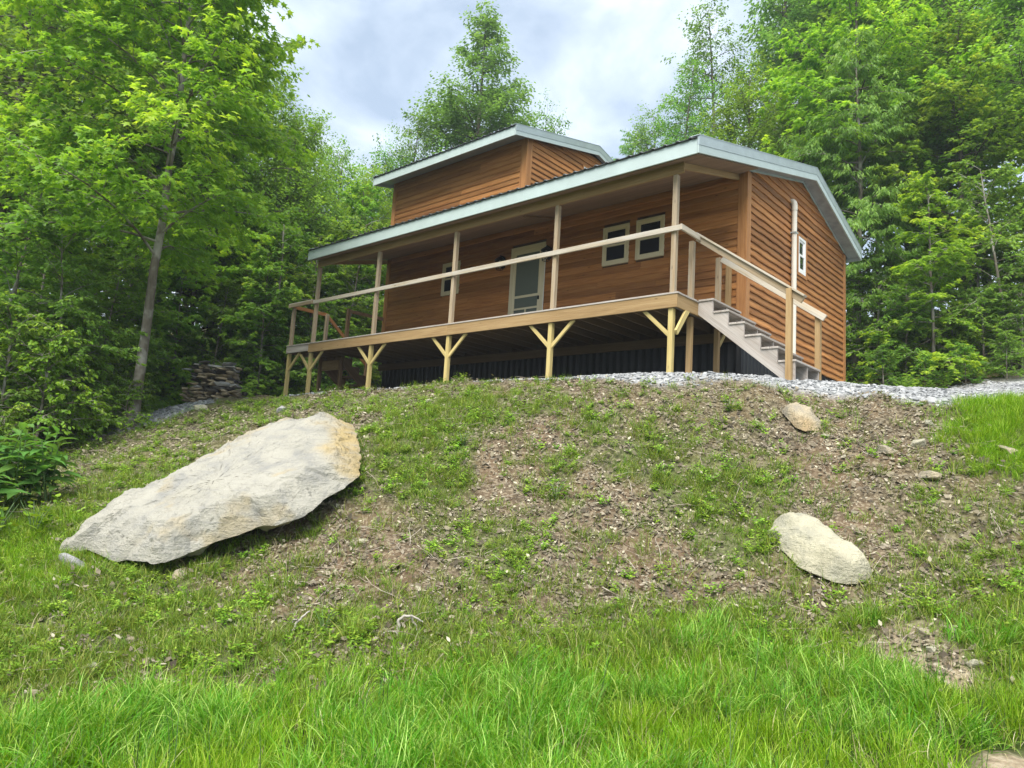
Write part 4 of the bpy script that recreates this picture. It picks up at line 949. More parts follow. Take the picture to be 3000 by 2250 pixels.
def grow(seed, H, hb, Rad, prof, nbr, ntw, nlf, kind, size, r0, droop=.25, elev=(0, 50), lean=(0, 0), gaps=.12, spray=.5, puff=0., asym=None, wig=.03, twig_geo=True, flat=.35, hang=.35):
    """branching tree -> (trunk mesh, crown mesh)."""
    rg = np.random.default_rng(seed); k = 12; t = np.linspace(0, 1, k)
    wv = np.cumsum(rg.normal(0, wig*H/k, (k, 2)), 0); wv -= wv[0]
    tr = np.c_[wv[:, 0]+lean[0]*H*t, wv[:, 1]+lean[1]*H*t, H*.97*t]; rad = r0*(1-t)**.85+.012; rad[0] *= 1.25
    tb = TB(); tb.add(tr, rad, 9)
    P = []; A = []; NN = []; TT = []; SS = []
    for b in range(nbr):
        f = (b+rg.uniform(.1, .9))/nbr; tt = hb+(1-hb)*f**.92
        if rg.random() < gaps: continue
        p0 = np.array([np.interp(tt, t, tr[:, i]) for i in range(3)]); az = b*2.39996+rg.normal(0, .35)
        L = Rad*prof(f)*rg.uniform(.6, 1.22); el = R(elev[0]+(elev[1]-elev[0])*f+rg.normal(0, 13)); up_ = rg.random() < .16
        if up_: el += R(28); L *= 1.1
        if asym: L *= 1-asym[1]*max(0., math.cos(az-asym[0]))*max(.55, 1-f/.55)
        s = np.linspace(0, 1, 6); h = np.array([math.cos(az), math.sin(az)])
        bend = rg.normal(0, .12)
        bp = np.c_[p0[0]+L*s*math.cos(el)*h[0]-bend*L*s*s*h[1], p0[1]+L*s*math.cos(el)*h[1]+bend*L*s*s*h[0], p0[2]+L*(math.sin(el)*s-droop*s*s)]
        br = max(.008, r0*.36*(1-tt)**.6*min(1, L/Rad+.3))
        tb.add(bp, br*(1-s)**.8+.004, 5)
        n2 = max(3, int(ntw*1.35*L/Rad+.5)); btint = rg.normal(0, .10)
        for j in range(n2+1):
            u = 1. if j == n2 else .22+.78*(j+rg.uniform(.2, .8))/n2
            q0 = np.array([np.interp(u, s, bp[:, i]) for i in range(3)])
            a2 = az+(0 if j == n2 else (1 if j % 2 else -1)*R(rg.uniform(35, 75))); Lt = ((.4*Rad+.6*L)*.36*(1.15-.55*u)+.12)*rg.uniform(.7, 1.25)
            e2 = rg.normal(.10+puff*.6, .36+puff*1.2)+.5*math.sin(el)*.6
            v = np.linspace(0, 1, 4)
            tp = np.c_[q0[0]+Lt*v*math.cos(a2), q0[1]+Lt*v*math.sin(a2), q0[2]+Lt*(e2*v-.30*v*v)]
            if twig_geo: tb.add(tp, .006*(1-v)+.002, 3)
            m_ = max(4, int(nlf*1.9*Lt/(Rad*.3)))
            w_ = rg.uniform(.08, 1.04, m_); c = np.stack([np.interp(w_, v, tp[:, i]) for i in range(3)], -1)
            c += rg.normal(0, 1, (m_, 3))*np.array([.10, .10, .07])*spray*Rad*.33 + rg.normal(0, 1, 3)*puff*np.array([.8, .8, 1.1]) + rg.normal(0, 1, (m_, 3))*puff*.42
            th = a2+rg.normal(0, .9, m_); dz = -np.abs(rg.normal(hang, .35, m_))
            P.append(c); A.append(np.c_[np.cos(th), np.sin(th), dz])
            NN.append(np.c_[rg.normal(0, flat, m_), rg.normal(0, flat, m_), np.ones(m_)])
            TT.append(.42+btint+.26*(w_-.5)+.16*(u-.5)+rg.normal(0, .13, m_)); SS.append(size*rg.uniform(.6, 1.2, m_))
    cr = leaves_mesh('crown', np.concatenate(P), np.concatenate(A), np.concatenate(NN), np.concatenate(SS), kind, np.concatenate(TT))
    return tb.mesh('trunk'), cr
dome = lambda f: (math.sin(math.pi*min(1, .18+.80*f))**.7)*(1-.25*f)
cone = lambda f: (1-f)**.8*.95+.08
oval = lambda f: max(.12, math.sin(math.pi*(.12+.86*f))**.8)
bushp = lambda f: 1-.55*f
PROTO = {}
def proto(key, leafm, barkm, *a, **k):
    tm, cm = grow(*a, **k); tm.materials.append(M[barkm]); cm.materials.append(M[leafm]); PROTO[key] = (tm, cm, a[1])
proto('oak_a', 'leaf', 'darkbark', 21, 16, .16, 3.6, dome, 52, 11, 24, 'rhomb', .165, .17, puff=.30)
proto('oak_b', 'leaf', 'darkbark', 22, 15, .22, 3.3, oval, 48, 11, 24, 'rhomb', .155, .15, puff=.30, lean=(.05, .02), gaps=.2)
proto('tall_a', 'leaf', 'darkbark', 23, 22, .30, 3.6, oval, 62, 11, 22, 'rhomb', .19, .22, puff=.30, gaps=.22, elev=(5, 55))
proto('tall_b', 'leaf', 'darkbark', 24, 22, .36, 3.0, dome, 48, 10, 20, 'rhomb', .18, .19, puff=.30, gaps=.28, lean=(-.03, .02))
proto('maple_b', 'mleaf', 'darkbark', 25, 12, .12, 3.2, dome, 54, 11, 20, 'maple', .155, .11, hang=.5)
proto('droop', 'leaf', 'bark', 26, 13, .10, 3.2, dome, 56, 12, 24, 'narrow', .21, .11, droop=.42, hang=.95, flat=.5)
proto('sap_a', 'mleaf', 'bark', 27, 6, .08, 1.9, bushp, 34, 9, 12, 'maple', .15, .045, spray=.45, elev=(-5, 45))
proto('sap_b', 'leaf', 'bark', 28, 6.5, .05, 2.0, bushp, 38, 9, 18, 'oval', .125, .04, spray=.5, elev=(0, 45), lean=(.08, 0))
proto('shrub_a', 'leaf', 'bark', 29, 2.6, .04, 1.35, bushp, 30, 8, 16, 'oval', .095, .025, elev=(15, 70), droop=.3)
proto('shrub_b', 'weed', 'bark', 30, 2.2, .03, 1.3, bushp, 28, 8, 15, 'oval', .085, .02, elev=(10, 70), droop=.4, hang=.6)
def tree(key, d, l, H, label, cat='tree', group=None, name='tree', color=(1, 1, 1), rz=None, wide=1., xy=None, rs_=random.Random(77)):
    tm, cm, h0 = PROTO[key]; x, y = xy if xy else site(d, l); s = H/h0
    e_ = empty(name, (x, y, ground(x, y)-.06), rs_.uniform(0, 6.28) if rz is None else rz, label, cat, group); e_.scale = (s*wide, s*wide, s)
    for me, nm in ((tm, 'trunk' if 'shrub' not in key else 'stem'), (cm, 'crown' if 'shrub' not in key else 'foliage')):
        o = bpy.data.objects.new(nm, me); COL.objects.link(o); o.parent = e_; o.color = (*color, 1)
    return e_
def px(p, d): return (p-1106)/1530*d
# the big maple in front on the left: one of a kind, leaning, limbs seen against the woods
tm, cm = grow(5, 13.2, .285, 3.4, lambda f: (math.sin(math.pi*min(1, .30+.66*f))**.6), 66, 13, 18, 'maple', .155, .100, droop=.24, elev=(12, 52), lean=(.022, .012), asym=(1.05, .55), gaps=.10, wig=.022, hang=.55, spray=.6)
tm.materials.append(M['bark']); cm.materials.append(M['mleaf'])
x, y = site(15.0, px(300, 15.0)); mp = empty('maple_tree', (x, y, ground(x, y)-.1), R(-20), 'slender grey trunked maple with bright star shaped leaves in front of the woods', 'tree')
for me, nm in ((tm, 'trunk'), (cm, 'crown')): link(nm, me, (), mp).color = (1.12, 1.08, .9, 1)
G_W = 'trees of the woods'
YEL, OLV, HAZ_BLU, DRK, PAL = (1.25, 1.14, .95), (1.0, 1.0, 1.0), (.88, .98, 1.65), (.86, .93, .95), (1.15, 1.12, 1.35)  # the bluish tint paints distance haze into the far leaf colour
rt = random.Random(8)
FAR_L = 'tall green tree in the back row of the woods left of the cabin'
FAR_R = 'tall hazy tree in the back row of the woods right of the cabin'
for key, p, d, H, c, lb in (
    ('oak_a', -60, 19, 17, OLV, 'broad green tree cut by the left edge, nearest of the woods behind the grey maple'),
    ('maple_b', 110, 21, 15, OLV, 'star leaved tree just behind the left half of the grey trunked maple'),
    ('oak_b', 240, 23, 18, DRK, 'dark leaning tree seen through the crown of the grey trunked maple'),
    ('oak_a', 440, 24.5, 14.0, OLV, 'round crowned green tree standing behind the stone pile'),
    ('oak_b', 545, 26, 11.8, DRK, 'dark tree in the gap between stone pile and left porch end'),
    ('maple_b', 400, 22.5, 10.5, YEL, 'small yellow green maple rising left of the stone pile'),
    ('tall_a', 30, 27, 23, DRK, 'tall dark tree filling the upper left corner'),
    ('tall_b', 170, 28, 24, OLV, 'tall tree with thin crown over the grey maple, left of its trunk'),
    ('tall_a', 300, 29, 22, HAZ_BLU, 'tall haze tinted green tree over the grey maple, right of its trunk'),
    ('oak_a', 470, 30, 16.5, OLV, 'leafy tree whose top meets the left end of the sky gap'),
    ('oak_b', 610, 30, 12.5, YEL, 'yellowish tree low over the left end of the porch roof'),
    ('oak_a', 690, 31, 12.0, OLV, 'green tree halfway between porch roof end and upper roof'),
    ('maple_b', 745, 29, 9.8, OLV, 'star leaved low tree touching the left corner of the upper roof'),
    ('tall_a', -120, 30, 24, OLV, FAR_L), ('oak_b', 760, 36, 13.5, HAZ_BLU, 'haze tinted tree behind the star leaved one by the upper roof corner'),
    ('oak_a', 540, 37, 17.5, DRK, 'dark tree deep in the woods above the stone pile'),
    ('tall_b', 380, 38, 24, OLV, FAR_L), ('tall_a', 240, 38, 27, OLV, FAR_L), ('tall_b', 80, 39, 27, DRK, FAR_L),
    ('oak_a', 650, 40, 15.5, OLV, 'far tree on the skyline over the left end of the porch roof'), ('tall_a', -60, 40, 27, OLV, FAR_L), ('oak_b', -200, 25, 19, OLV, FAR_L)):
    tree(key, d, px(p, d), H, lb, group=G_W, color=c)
LW_B = 'leafy tree low behind the front slope of the upper roof'
# behind the roofs
tree('oak_b', 30, px(800, 30), 10.5, 'bright yellow green tree low beside the upper roof', color=YEL)
tree('oak_b', 36, px(835, 36), 15.4, 'thin crowned tree just left of the tallest tree behind the cabin', color=HAZ_BLU, wide=.75)
proto('skytree', 'leaf', 'darkbark', 41, 26, .18, 4.3, lambda f: float(np.interp(f, [0, .3, .52, .62, .74, .85, .94, 1], [.9, 1, .92, .62, .42, .26, .14, .05])), 96, 15, 40, 'rhomb', .20, .24, puff=.34, gaps=.24, elev=(0, 58))
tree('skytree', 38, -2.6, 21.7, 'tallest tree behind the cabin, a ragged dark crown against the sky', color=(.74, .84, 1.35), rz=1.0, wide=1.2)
tree('oak_a', 37, px(1150, 37), 14.6, 'rounded green tree right of the tallest tree, above the upper roof', color=OLV, wide=.8)
tree('oak_a', 35, px(930, 35), 12.2, 'low leafy tree hidden in part by the peak of the upper roof', color=DRK)
tree('oak_b', 33, px(1040, 33), 10, LW_B, group=G_W, color=OLV)
tree('oak_b', 38, px(1425, 38), 13.6, 'leafy tree stepping down to the main roof at the right end of the sky gap', color=HAZ_BLU)
tree('droop', 40, px(1350, 40), 13.2, 'small drooping tree at the end of the sky gap, over the main roof', color=HAZ_BLU)
# right woods
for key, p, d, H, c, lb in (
    ('tall_b', 1450, 34, 15.5, HAZ_BLU, 'shortest of the thin haze tinted trees at the right end of the sky gap'),
    ('tall_b', 1540, 36, 19.5, HAZ_BLU, 'thin haze tinted tree second from the sky gap, over the main roof corner'),
    ('tall_b', 1680, 33, 23, HAZ_BLU, 'thin trunked open crowned tree third from the sky gap'),
    ('tall_b', 1760, 34, 25, HAZ_BLU, 'open crowned haze tinted tree left behind the bright yellow green maple'),
    ('tall_a', 1860, 32, 24, HAZ_BLU, 'full crowned haze tinted tree right behind the bright yellow green maple'),
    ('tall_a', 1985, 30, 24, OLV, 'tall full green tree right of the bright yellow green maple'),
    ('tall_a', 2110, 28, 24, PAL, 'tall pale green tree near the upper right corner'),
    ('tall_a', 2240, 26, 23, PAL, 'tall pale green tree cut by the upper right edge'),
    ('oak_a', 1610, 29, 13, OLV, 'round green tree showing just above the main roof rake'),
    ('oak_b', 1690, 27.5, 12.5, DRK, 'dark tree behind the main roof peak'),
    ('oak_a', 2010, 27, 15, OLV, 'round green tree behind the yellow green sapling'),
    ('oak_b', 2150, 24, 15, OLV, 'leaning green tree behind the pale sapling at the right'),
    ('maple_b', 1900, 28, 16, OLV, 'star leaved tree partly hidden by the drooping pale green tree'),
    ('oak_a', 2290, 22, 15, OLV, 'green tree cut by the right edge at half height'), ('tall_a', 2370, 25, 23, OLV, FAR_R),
    ('oak_a', 1490, 40, 13, HAZ_BLU, FAR_R), ('tall_a', 1760, 42, 25, HAZ_BLU, FAR_R), ('tall_b', 1930, 42, 27, OLV, FAR_R), ('oak_b', 1800, 38, 20, DRK, FAR_R)):
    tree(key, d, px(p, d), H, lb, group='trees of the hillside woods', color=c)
tree('maple_b', 25, px(1850, 25), 15.8, 'bright yellow green maple standing tall in the woods right of the gable', color=(1.25, 1.16, .9), wide=.95)
tree('droop', 22.5, px(1850, 22.5), 12.0, 'drooping pale green tree just right of the back eave', color=PAL, wide=.95)
tree('maple_b', 22.5, px(2090, 22.5), 11.5, 'dark stemmed maple with wide layers of leaves by the right woods edge', color=OLV)
tree('sap_a', 19.5, px(2020, 19.5), 5.6, 'low bright yellow green sapling at the foot of the right woods', 'sapling', name='sapling', color=(1.2, 1.14, .9))
tree('sap_b', 19.5, px(2190, 19.5), 6.2, 'pale leafy sapling at the right hand end of the drive', 'sapling', name='sapling', color=PAL)
# understorey
G_S, G_B = 'saplings along the woods edge', 'shrubs under the woods edge'
for key, p, d, H, c, lb in (
    ('sap_b', -40, 14, 6, OLV, 'oval leaved sapling cut by the left edge of the woods'), ('sap_a', 60, 16, 6.0, OLV, 'star leaved sapling near the left edge, behind the broad leaved plants'),
    ('sap_b', 150, 14.5, 5.0, PAL, 'pale oval leaved sapling leaning left of the grey maple trunk'), ('sap_a', 170, 18, 6.5, OLV, 'star leaved sapling behind the pale leaning sapling'),
    ('sap_b', 240, 18.5, 6, OLV, 'oval leaved sapling close behind the grey maple trunk, on its left'), ('sap_a', 350, 22.5, 5.8, OLV, 'star leaved sapling between grey maple trunk and stone pile'),
    ('sap_b', 440, 24, 7, OLV, 'oval leaved sapling hanging over the left side of the stone pile'), ('sap_a', 520, 24.2, 6.4, OLV, 'star leaved sapling over the right side of the stone pile'),
    ('sap_a', 375, 21.3, 4.4, PAL, 'added star leaved sapling tinted as lit, close left of the stone pile'), ('sap_b', 455, 21.4, 4.2, PAL, 'added oval leaved sapling tinted as lit, close behind the stone pile'), ('sap_a', 560, 21.6, 4.6, PAL, 'added star leaved sapling tinted as lit, close right of the stone pile'),  # added to brighten the dark understorey; pale tint stands for lit leaves
    ('sap_b', 200, 16.8, 4.4, PAL, 'added bushy sapling tinted as lit, just left of the grey maple foot'), ('sap_a', 20, 14.8, 4.2, PAL, 'added star leaved sapling tinted as lit, over the broad leaved plants'),  # likewise added at left, lit leaves put into the pale tint
    ('sap_b', 590, 23, 6.4, DRK, 'dark sapling just left of the porch end post'), ('sap_a', 660, 24, 6, OLV, 'star leaved sapling seen through the left porch bay'),
    ('sap_b', 730, 25, 7, OLV, 'oval leaved sapling behind the stairs at the left porch end'), ('sap_a', 790, 27, 7, OLV, 'star leaved sapling hard by the left wall corner of the cabin'),
    ('sap_b', 330, 23, 7, DRK, 'dark sapling deep behind the grey maple trunk, on its right'), ('sap_a', 850, 29, 7, OLV, 'star leaved sapling hidden behind the left wall of the cabin'),
    ('sap_b', 20, 19, 7, DRK, 'dark sapling deep in the woods at the left edge'), ('sap_b', 640, 28, 8, DRK, 'dark sapling deep in the woods beyond the left porch end')):
    tree(key, d, px(p, d), H, lb, 'sapling', G_S, 'sapling', c)
for key, p, d, H, c, lb in (
    ('shrub_a', 20, 12.5, 2.6, OLV, 'tall shrub above the broad leaved plants at the left edge'), ('shrub_b', 100, 12.6, 2.2, OLV, 'light green shrub above the right half of the broad leaved plants'),
    ('shrub_a', 170, 14.6, 2.4, OLV, 'shrub left of the gravel heap by the grey maple'), ('shrub_b', 225, 16, 2.2, OLV, 'light green shrub just left of the grey maple foot'),
    ('shrub_a', 110, 15, 2.8, DRK, 'dark shrub behind the two light green ones at left'), ('shrub_a', 375, 22.4, 2.2, OLV, 'shrub at the left side of the stone pile'),
    ('shrub_b', 60, 13.8, 2.6, OLV, 'light green shrub standing back near the left edge'), ('shrub_b', 430, 22.6, 2.4, OLV, 'light green shrub touching the back of the stone pile at left'),
    ('shrub_a', 490, 22.8, 2.5, DRK, 'dark shrub right behind the stone pile'), ('shrub_a', 550, 22.8, 2.5, OLV, 'shrub between the stone pile and the porch end post'),
    ('shrub_b', 610, 22.6, 2.1, OLV, 'light green shrub behind the two left porch posts'), ('shrub_a', 680, 23, 2.4, DRK, 'dark shrub seen under the left end of the porch'),
    ('shrub_a', -60, 13.5, 3, OLV, 'big shrub cut by the left edge'), ('shrub_b', 325, 21, 1.6, OLV, 'low light green shrub right of the grey maple foot'),
    ('shrub_a', 750, 24, 2.6, OLV, 'shrub beside the left stairs of the cabin'), ('shrub_a', 820, 26, 2.6, DRK, 'dark shrub against the left wall of the cabin'),
    ('shrub_a', 260, 19, 2.4, DRK, 'dark shrub in the shade behind the grey maple foot'), ('shrub_b', 20, 10.2, 1.2, OLV, 'low light green shrub behind the broad leaved plant at the edge')):
    tree(key, d, px(p, d), H, lb, 'shrub', G_B, 'shrub', c)
for key, p, d, H, c, lb in (
    ('shrub_a', 1960, 20, 2.6, DRK, 'dark shrub on the bank below the yellow green sapling, on its left'), ('shrub_b', 2060, 19.6, 1.8, OLV, 'low light green shrub at the foot of the yellow green sapling'),
    ('shrub_a', 2130, 19.3, 2.3, OLV, 'shrub between the two saplings at the right'), ('shrub_a', 2215, 18.8, 2.3, DRK, 'dark shrub cut by the right edge behind the drive'),
    ('shrub_b', 1900, 21.5, 3.0, OLV, 'white flowered leafy shrub next to the back corner of the gable wall'), ('shrub_a', 1850, 22.5, 3.4, DRK, 'dark shrub half hidden by the back corner of the gable wall'),
    ('shrub_a', 2010, 21.8, 3.4, DRK, 'tall dark shrub behind the yellow green sapling'), ('shrub_a', 2120, 21.5, 3.6, DRK, 'tall dark shrub behind the gap of the right saplings'),
    ('shrub_b', 2230, 20.6, 3.0, OLV, 'light green shrub at the right edge behind the pale sapling'), ('shrub_a', 1910, 18.6, 1.3, DRK, 'low dark bush at the end of the gravel near the gable corner'),
    ('shrub_b', 2000, 18.0, .9, DRK, 'low bush on the bare bank left of the sapling foot'), ('shrub_a', 2090, 17.8, 1.0, DRK, 'low dark bush on the bank right of the sapling foot'), ('shrub_a', 2180, 17.6, 1.2, OLV, 'low bush on the bank by the end of the drive')):
    sh = tree(key, d, px(p, d), H, lb, 'shrub', 'shrubs on the right bank', 'shrub', c)
    if 'white flowered' in lb: flowering = sh
# small white blossoms over the front of the flowering shrub
rgf = np.random.default_rng(12); nfl = 130; azf = rgf.uniform(0, 6.283, nfl); rf = 1.35*rgf.uniform(.75, 1.08, nfl); hf = rgf.uniform(.35, 2.3, nfl)
Pf = np.c_[rf*(1-.35*hf/2.6)*np.cos(azf), rf*(1-.35*hf/2.6)*np.sin(azf), hf]; Pf = np.repeat(Pf, 5, 0); af = np.tile(np.arange(5)*1.2566, nfl)
M['petal'] = plain('white_petal', (.72, .72, .66), .7)
fo_ = link('blossom', leaves_mesh('blossom', Pf, np.c_[np.cos(af), np.sin(af), np.full(len(af), .3)], np.tile([0., 0, 1], (len(af), 1)), np.full(len(af), .045), 'rhomb', np.full(len(af), .5)), M['petal'], flowering)
tree('shrub_b', 0, 0, 1.05, 'small vine leaved shrub wrapped round the foot of the grey maple', 'shrub', None, 'shrub', OLV, xy=(mp.location.x+.18, mp.location.y-.2))

# ------------------------------------------------------------------ scattered stuff
def coll(name, meshes):
    c = bpy.data.collections.new(name)
    for i, me in enumerate(meshes):
        o = bpy.data.objects.new('%s_%02d' % (name, i), me); c.objects.link(o)
    return c
def scatter(name, meshes, P, ROT, SCL, kindname=None):
    n = len(P); rg = np.random.default_rng(n); me = bpy.data.meshes.new(name)
    me.vertices.add(n); me.vertices.foreach_set('co', np.asarray(P, np.float32).ravel())
    a = me.attributes.new('rot', 'FLOAT_VECTOR', 'POINT'); a.data.foreach_set('vector', np.asarray(ROT, np.float32).ravel())
    a = me.attributes.new('scl', 'FLOAT_VECTOR', 'POINT'); SCL = np.asarray(SCL, np.float32); SCL = np.repeat(SCL[:, None], 3, 1) if SCL.ndim == 1 else SCL
    a.data.foreach_set('vector', SCL.ravel())
    a = me.attributes.new('pick', 'INT', 'POINT'); a.data.foreach_set('value', rg.integers(0, len(meshes), n).astype(np.int32))
    o = link(name, me); o['kind'] = 'stuff'
    g = bpy.data.node_groups.new(name, 'GeometryNodeTree')
    g.interface.new_socket('Geometry', in_out='INPUT', socket_type='NodeSocketGeometry'); g.interface.new_socket('Geometry', in_out='OUTPUT', socket_type='NodeSocketGeometry')
    gi = g.nodes.new('NodeGroupInput'); go = g.nodes.new('NodeGroupOutput'); ip = g.nodes.new('GeometryNodeInstanceOnPoints'); ci = g.nodes.new('GeometryNodeCollectionInfo')
    ci.inputs['Collection'].default_value = coll(name+'_piece', meshes); ci.inputs['Separate Children'].default_value = True; ci.inputs['Reset Children'].default_value = True
    def na(nm, ty):
        q = g.nodes.new('GeometryNodeInputNamedAttribute'); q.data_type = ty; q.inputs[0].default_value = nm; return q.outputs['Attribute']
    er = g.nodes.new('FunctionNodeEulerToRotation'); g.links.new(na('rot', 'FLOAT_VECTOR'), er.inputs[0])
    L = g.links.new
    L(gi.outputs[0], ip.inputs['Points']); L(ci.outputs[0], ip.inputs['Instance']); ip.inputs['Pick Instance'].default_value = True
    L(na('pick', 'INT'), ip.inputs['Instance Index']); L(er.outputs[0], ip.inputs['Rotation']); L(na('scl', 'FLOAT_VECTOR'), ip.inputs['Scale']); L(ip.outputs[0], go.inputs[0])
    md = o.modifiers.new('scatter', 'NODES'); md.node_group = g; return o
def pts(n, d0, d1, l0, l1, seed, keep):
    """random ground points in a site rectangle (denser near the camera), kept with probability keep(d,l)."""
    rg = np.random.default_rng(seed); d = rg.uniform(d0, d1, n); l = rg.uniform(l0, l1, n)
    inview = np.abs(l) < .78*d+3.4
    k = (rg.random(n) < keep(d, l)) & inview; d, l = d[k], l[k]
    e_ = .06; z0 = ground_s(d, l); nx_ = -(ground_s(d+e_, l)-z0)/e_; ny_ = -(ground_s(d, l+e_)-z0)/e_
    X = CAM[0]+d*FH[0]+l*RH[0]; Y = CAM[1]+d*FH[1]+l*RH[1]
    nw = np.stack([nx_*FH[0]+ny_*RH[0], nx_*FH[1]+ny_*RH[1], np.ones(len(d))], -1); nw /= np.linalg.norm(nw, axis=1)[:, None]
    return np.stack([X, Y, z0], -1), nw, d, l, rg
def align(nw, spin, amt=1.):
    """euler XYZ taking +Z to the (partly) tilted normal, spun about it."""
    nz = nw.copy(); nz[:, :2] *= amt; nz /= np.linalg.norm(nz, axis=1)[:, None]
    c, s_ = np.cos(spin), np.sin(spin); ref = np.stack([c, s_, np.zeros_like(c)], -1)
    xa = ref-nz*(ref*nz).sum(1)[:, None]; xa /= np.linalg.norm(xa, axis=1)[:, None]; ya = np.cross(nz, xa)
    ry = -np.arcsin(np.clip(xa[:, 2], -1, 1)); rx = np.arctan2(ya[:, 2], nz[:, 2]); rz = np.arctan2(xa[:, 1], xa[:, 0])
    return np.stack([rx, ry, rz], -1)
def tuft(seed, nb, rad, L0, L1, w_, arch, segs=4, lean=.35, comb=None):
    rg = np.random.default_rng(seed); V = []; F = []; T = []; o = 0
    for i in range(nb):
        a = rg.uniform(0, 6.283); r_ = rad*math.sqrt(rg.random()); p = np.array([r_*math.cos(a), r_*math.sin(a), -.01]); L = rg.uniform(L0, L1)
        az = (a if comb is None else comb)+rg.normal(0, .9); th = abs(rg.normal(0, lean)); bend = arch*rg.uniform(.4, 1.5); tw = az+math.pi/2+rg.normal(0, .5); tn = np.clip(rg.normal(.46, .26), 0, 1)
        if rg.random() < .07: tn = 1.  # a few blades painted pale throughout, standing in for highlight strokes
        sd = np.array([math.cos(tw), math.sin(tw), 0])
        for k in range(segs+1):
            s_ = k/segs; wk = w_*(1-s_**1.7)*(.75+.25*min(1, s_*6))
            if k == segs: V.append(p.copy()); T += []
            else: V += [p-sd*wk/2, p+sd*wk/2]
            an = th+bend*s_**1.3; p = p+L/segs*np.array([math.sin(an)*math.cos(az), math.sin(an)*math.sin(az), math.cos(an)])
        for k in range(segs-1): q = o+2*k; F += [(q, q+1, q+3), (q, q+3, q+2)]; T += [tn, tn]
        q = o+2*(segs-1); F.append((q, q+1, q+2)); T.append(tn); o += 2*segs+1
    return np_mesh('tuft', np.array(V), np.array(F), False, {'tint': ('FACE', np.array(T))})
def with_mat(ms, m_):
    for q in ms: q.materials.append(M[m_])
    return ms
# lush foreground grass: long arching blades, and thinner upright growth between
lush = with_mat([tuft(100+i, 46, .11, .15, .36, .0085, 1.75, 5, .45, comb=.4*i) for i in range(6)], 'blade')
upright = with_mat([tuft(120+i, 26, .09, .08, .27, .0066, 1.0, 4, .30) for i in range(6)], 'blade2')
def g_lush(d, l):
    g = zones(d, l)[0]; n = fbm(d*.8+3, l*.8, 3, 51); return g**2*smooth(.40, .55, n+.14*smooth(1.9, 0, np.abs(l-.2)))*1.0
P, nw, d, l, rg = pts(6400, 2.2, 7.0, -7.5, 8.5, 1, g_lush); 
scatter('lush_grass', lush, P, align(nw, rg.uniform(0, 6.283, len(P)), .5), rg.uniform(.7, 1.15, len(P)))
P, nw, d, l, rg = pts(11500, 2.2, 7.4, -7.5, 8.8, 2, lambda d, l: zones(d, l)[0]*(1-bare(d, l))**2)
scatter('upright_grass', upright, P, align(nw, rg.uniform(0, 6.283, len(P)), .4), rg.uniform(.55, 1.15, len(P))*(1.12-.09*np.clip(d-4, 0, 4)))
P, nw, d, l, rg = pts(13000, 7.3, 10.6, 4.8, 11.5, 33, lambda d, l: zones(d, l)[0])
scatter('bank_grass', upright, P, align(nw, rg.uniform(0, 6.283, len(P)), .4), rg.uniform(.45, .95, len(P)))
P, nw, d, l, rg = pts(7000, 6.0, 9.6, -8, -3.2, 34, lambda d, l: zones(d, l)[0])
scatter('bank_grass', upright, P, align(nw, rg.uniform(0, 6.283, len(P)), .4), rg.uniform(.4, .9, len(P)))
M['straw'] = leaf_material('dead_straw', (.26, .21, .11), (.42, .36, .20), (.58, .52, .34), .2, .6, .4)
straw = with_mat([tuft(160+i, 9, .10, .10, .34, .0060, 1.6, 4, .7) for i in range(4)], 'straw')
P, nw, d, l, rg = pts(5200, 2.4, 11, -6, 6.5, 31, lambda d, l: .35*zones(d, l)[0]+.3*smooth(9, 5, d))
scatter('dead_straw', straw, P, align(nw, rg.uniform(0, 6.283, len(P)), .5), rg.uniform(.5, 1.0, len(P)))
M['stalk'] = leaf_material('seed_stalk', (.035, .075, .02), (.06, .11, .03), (.10, .15, .05), .1, .6, .3)
stalk = with_mat([tuft(170+i, 2, .03, .42, .62, .0055, .35, 5, .12) for i in range(4)], 'stalk')
P, nw, d, l, rg = pts(160, 3.0, 6.2, -3.6, 4, 32, lambda d, l: zones(d, l)[0])
scatter('seed_stalks', stalk, P, align(nw, rg.uniform(0, 6.283, len(P)), .2), rg.uniform(.7, 1.1, len(P)))
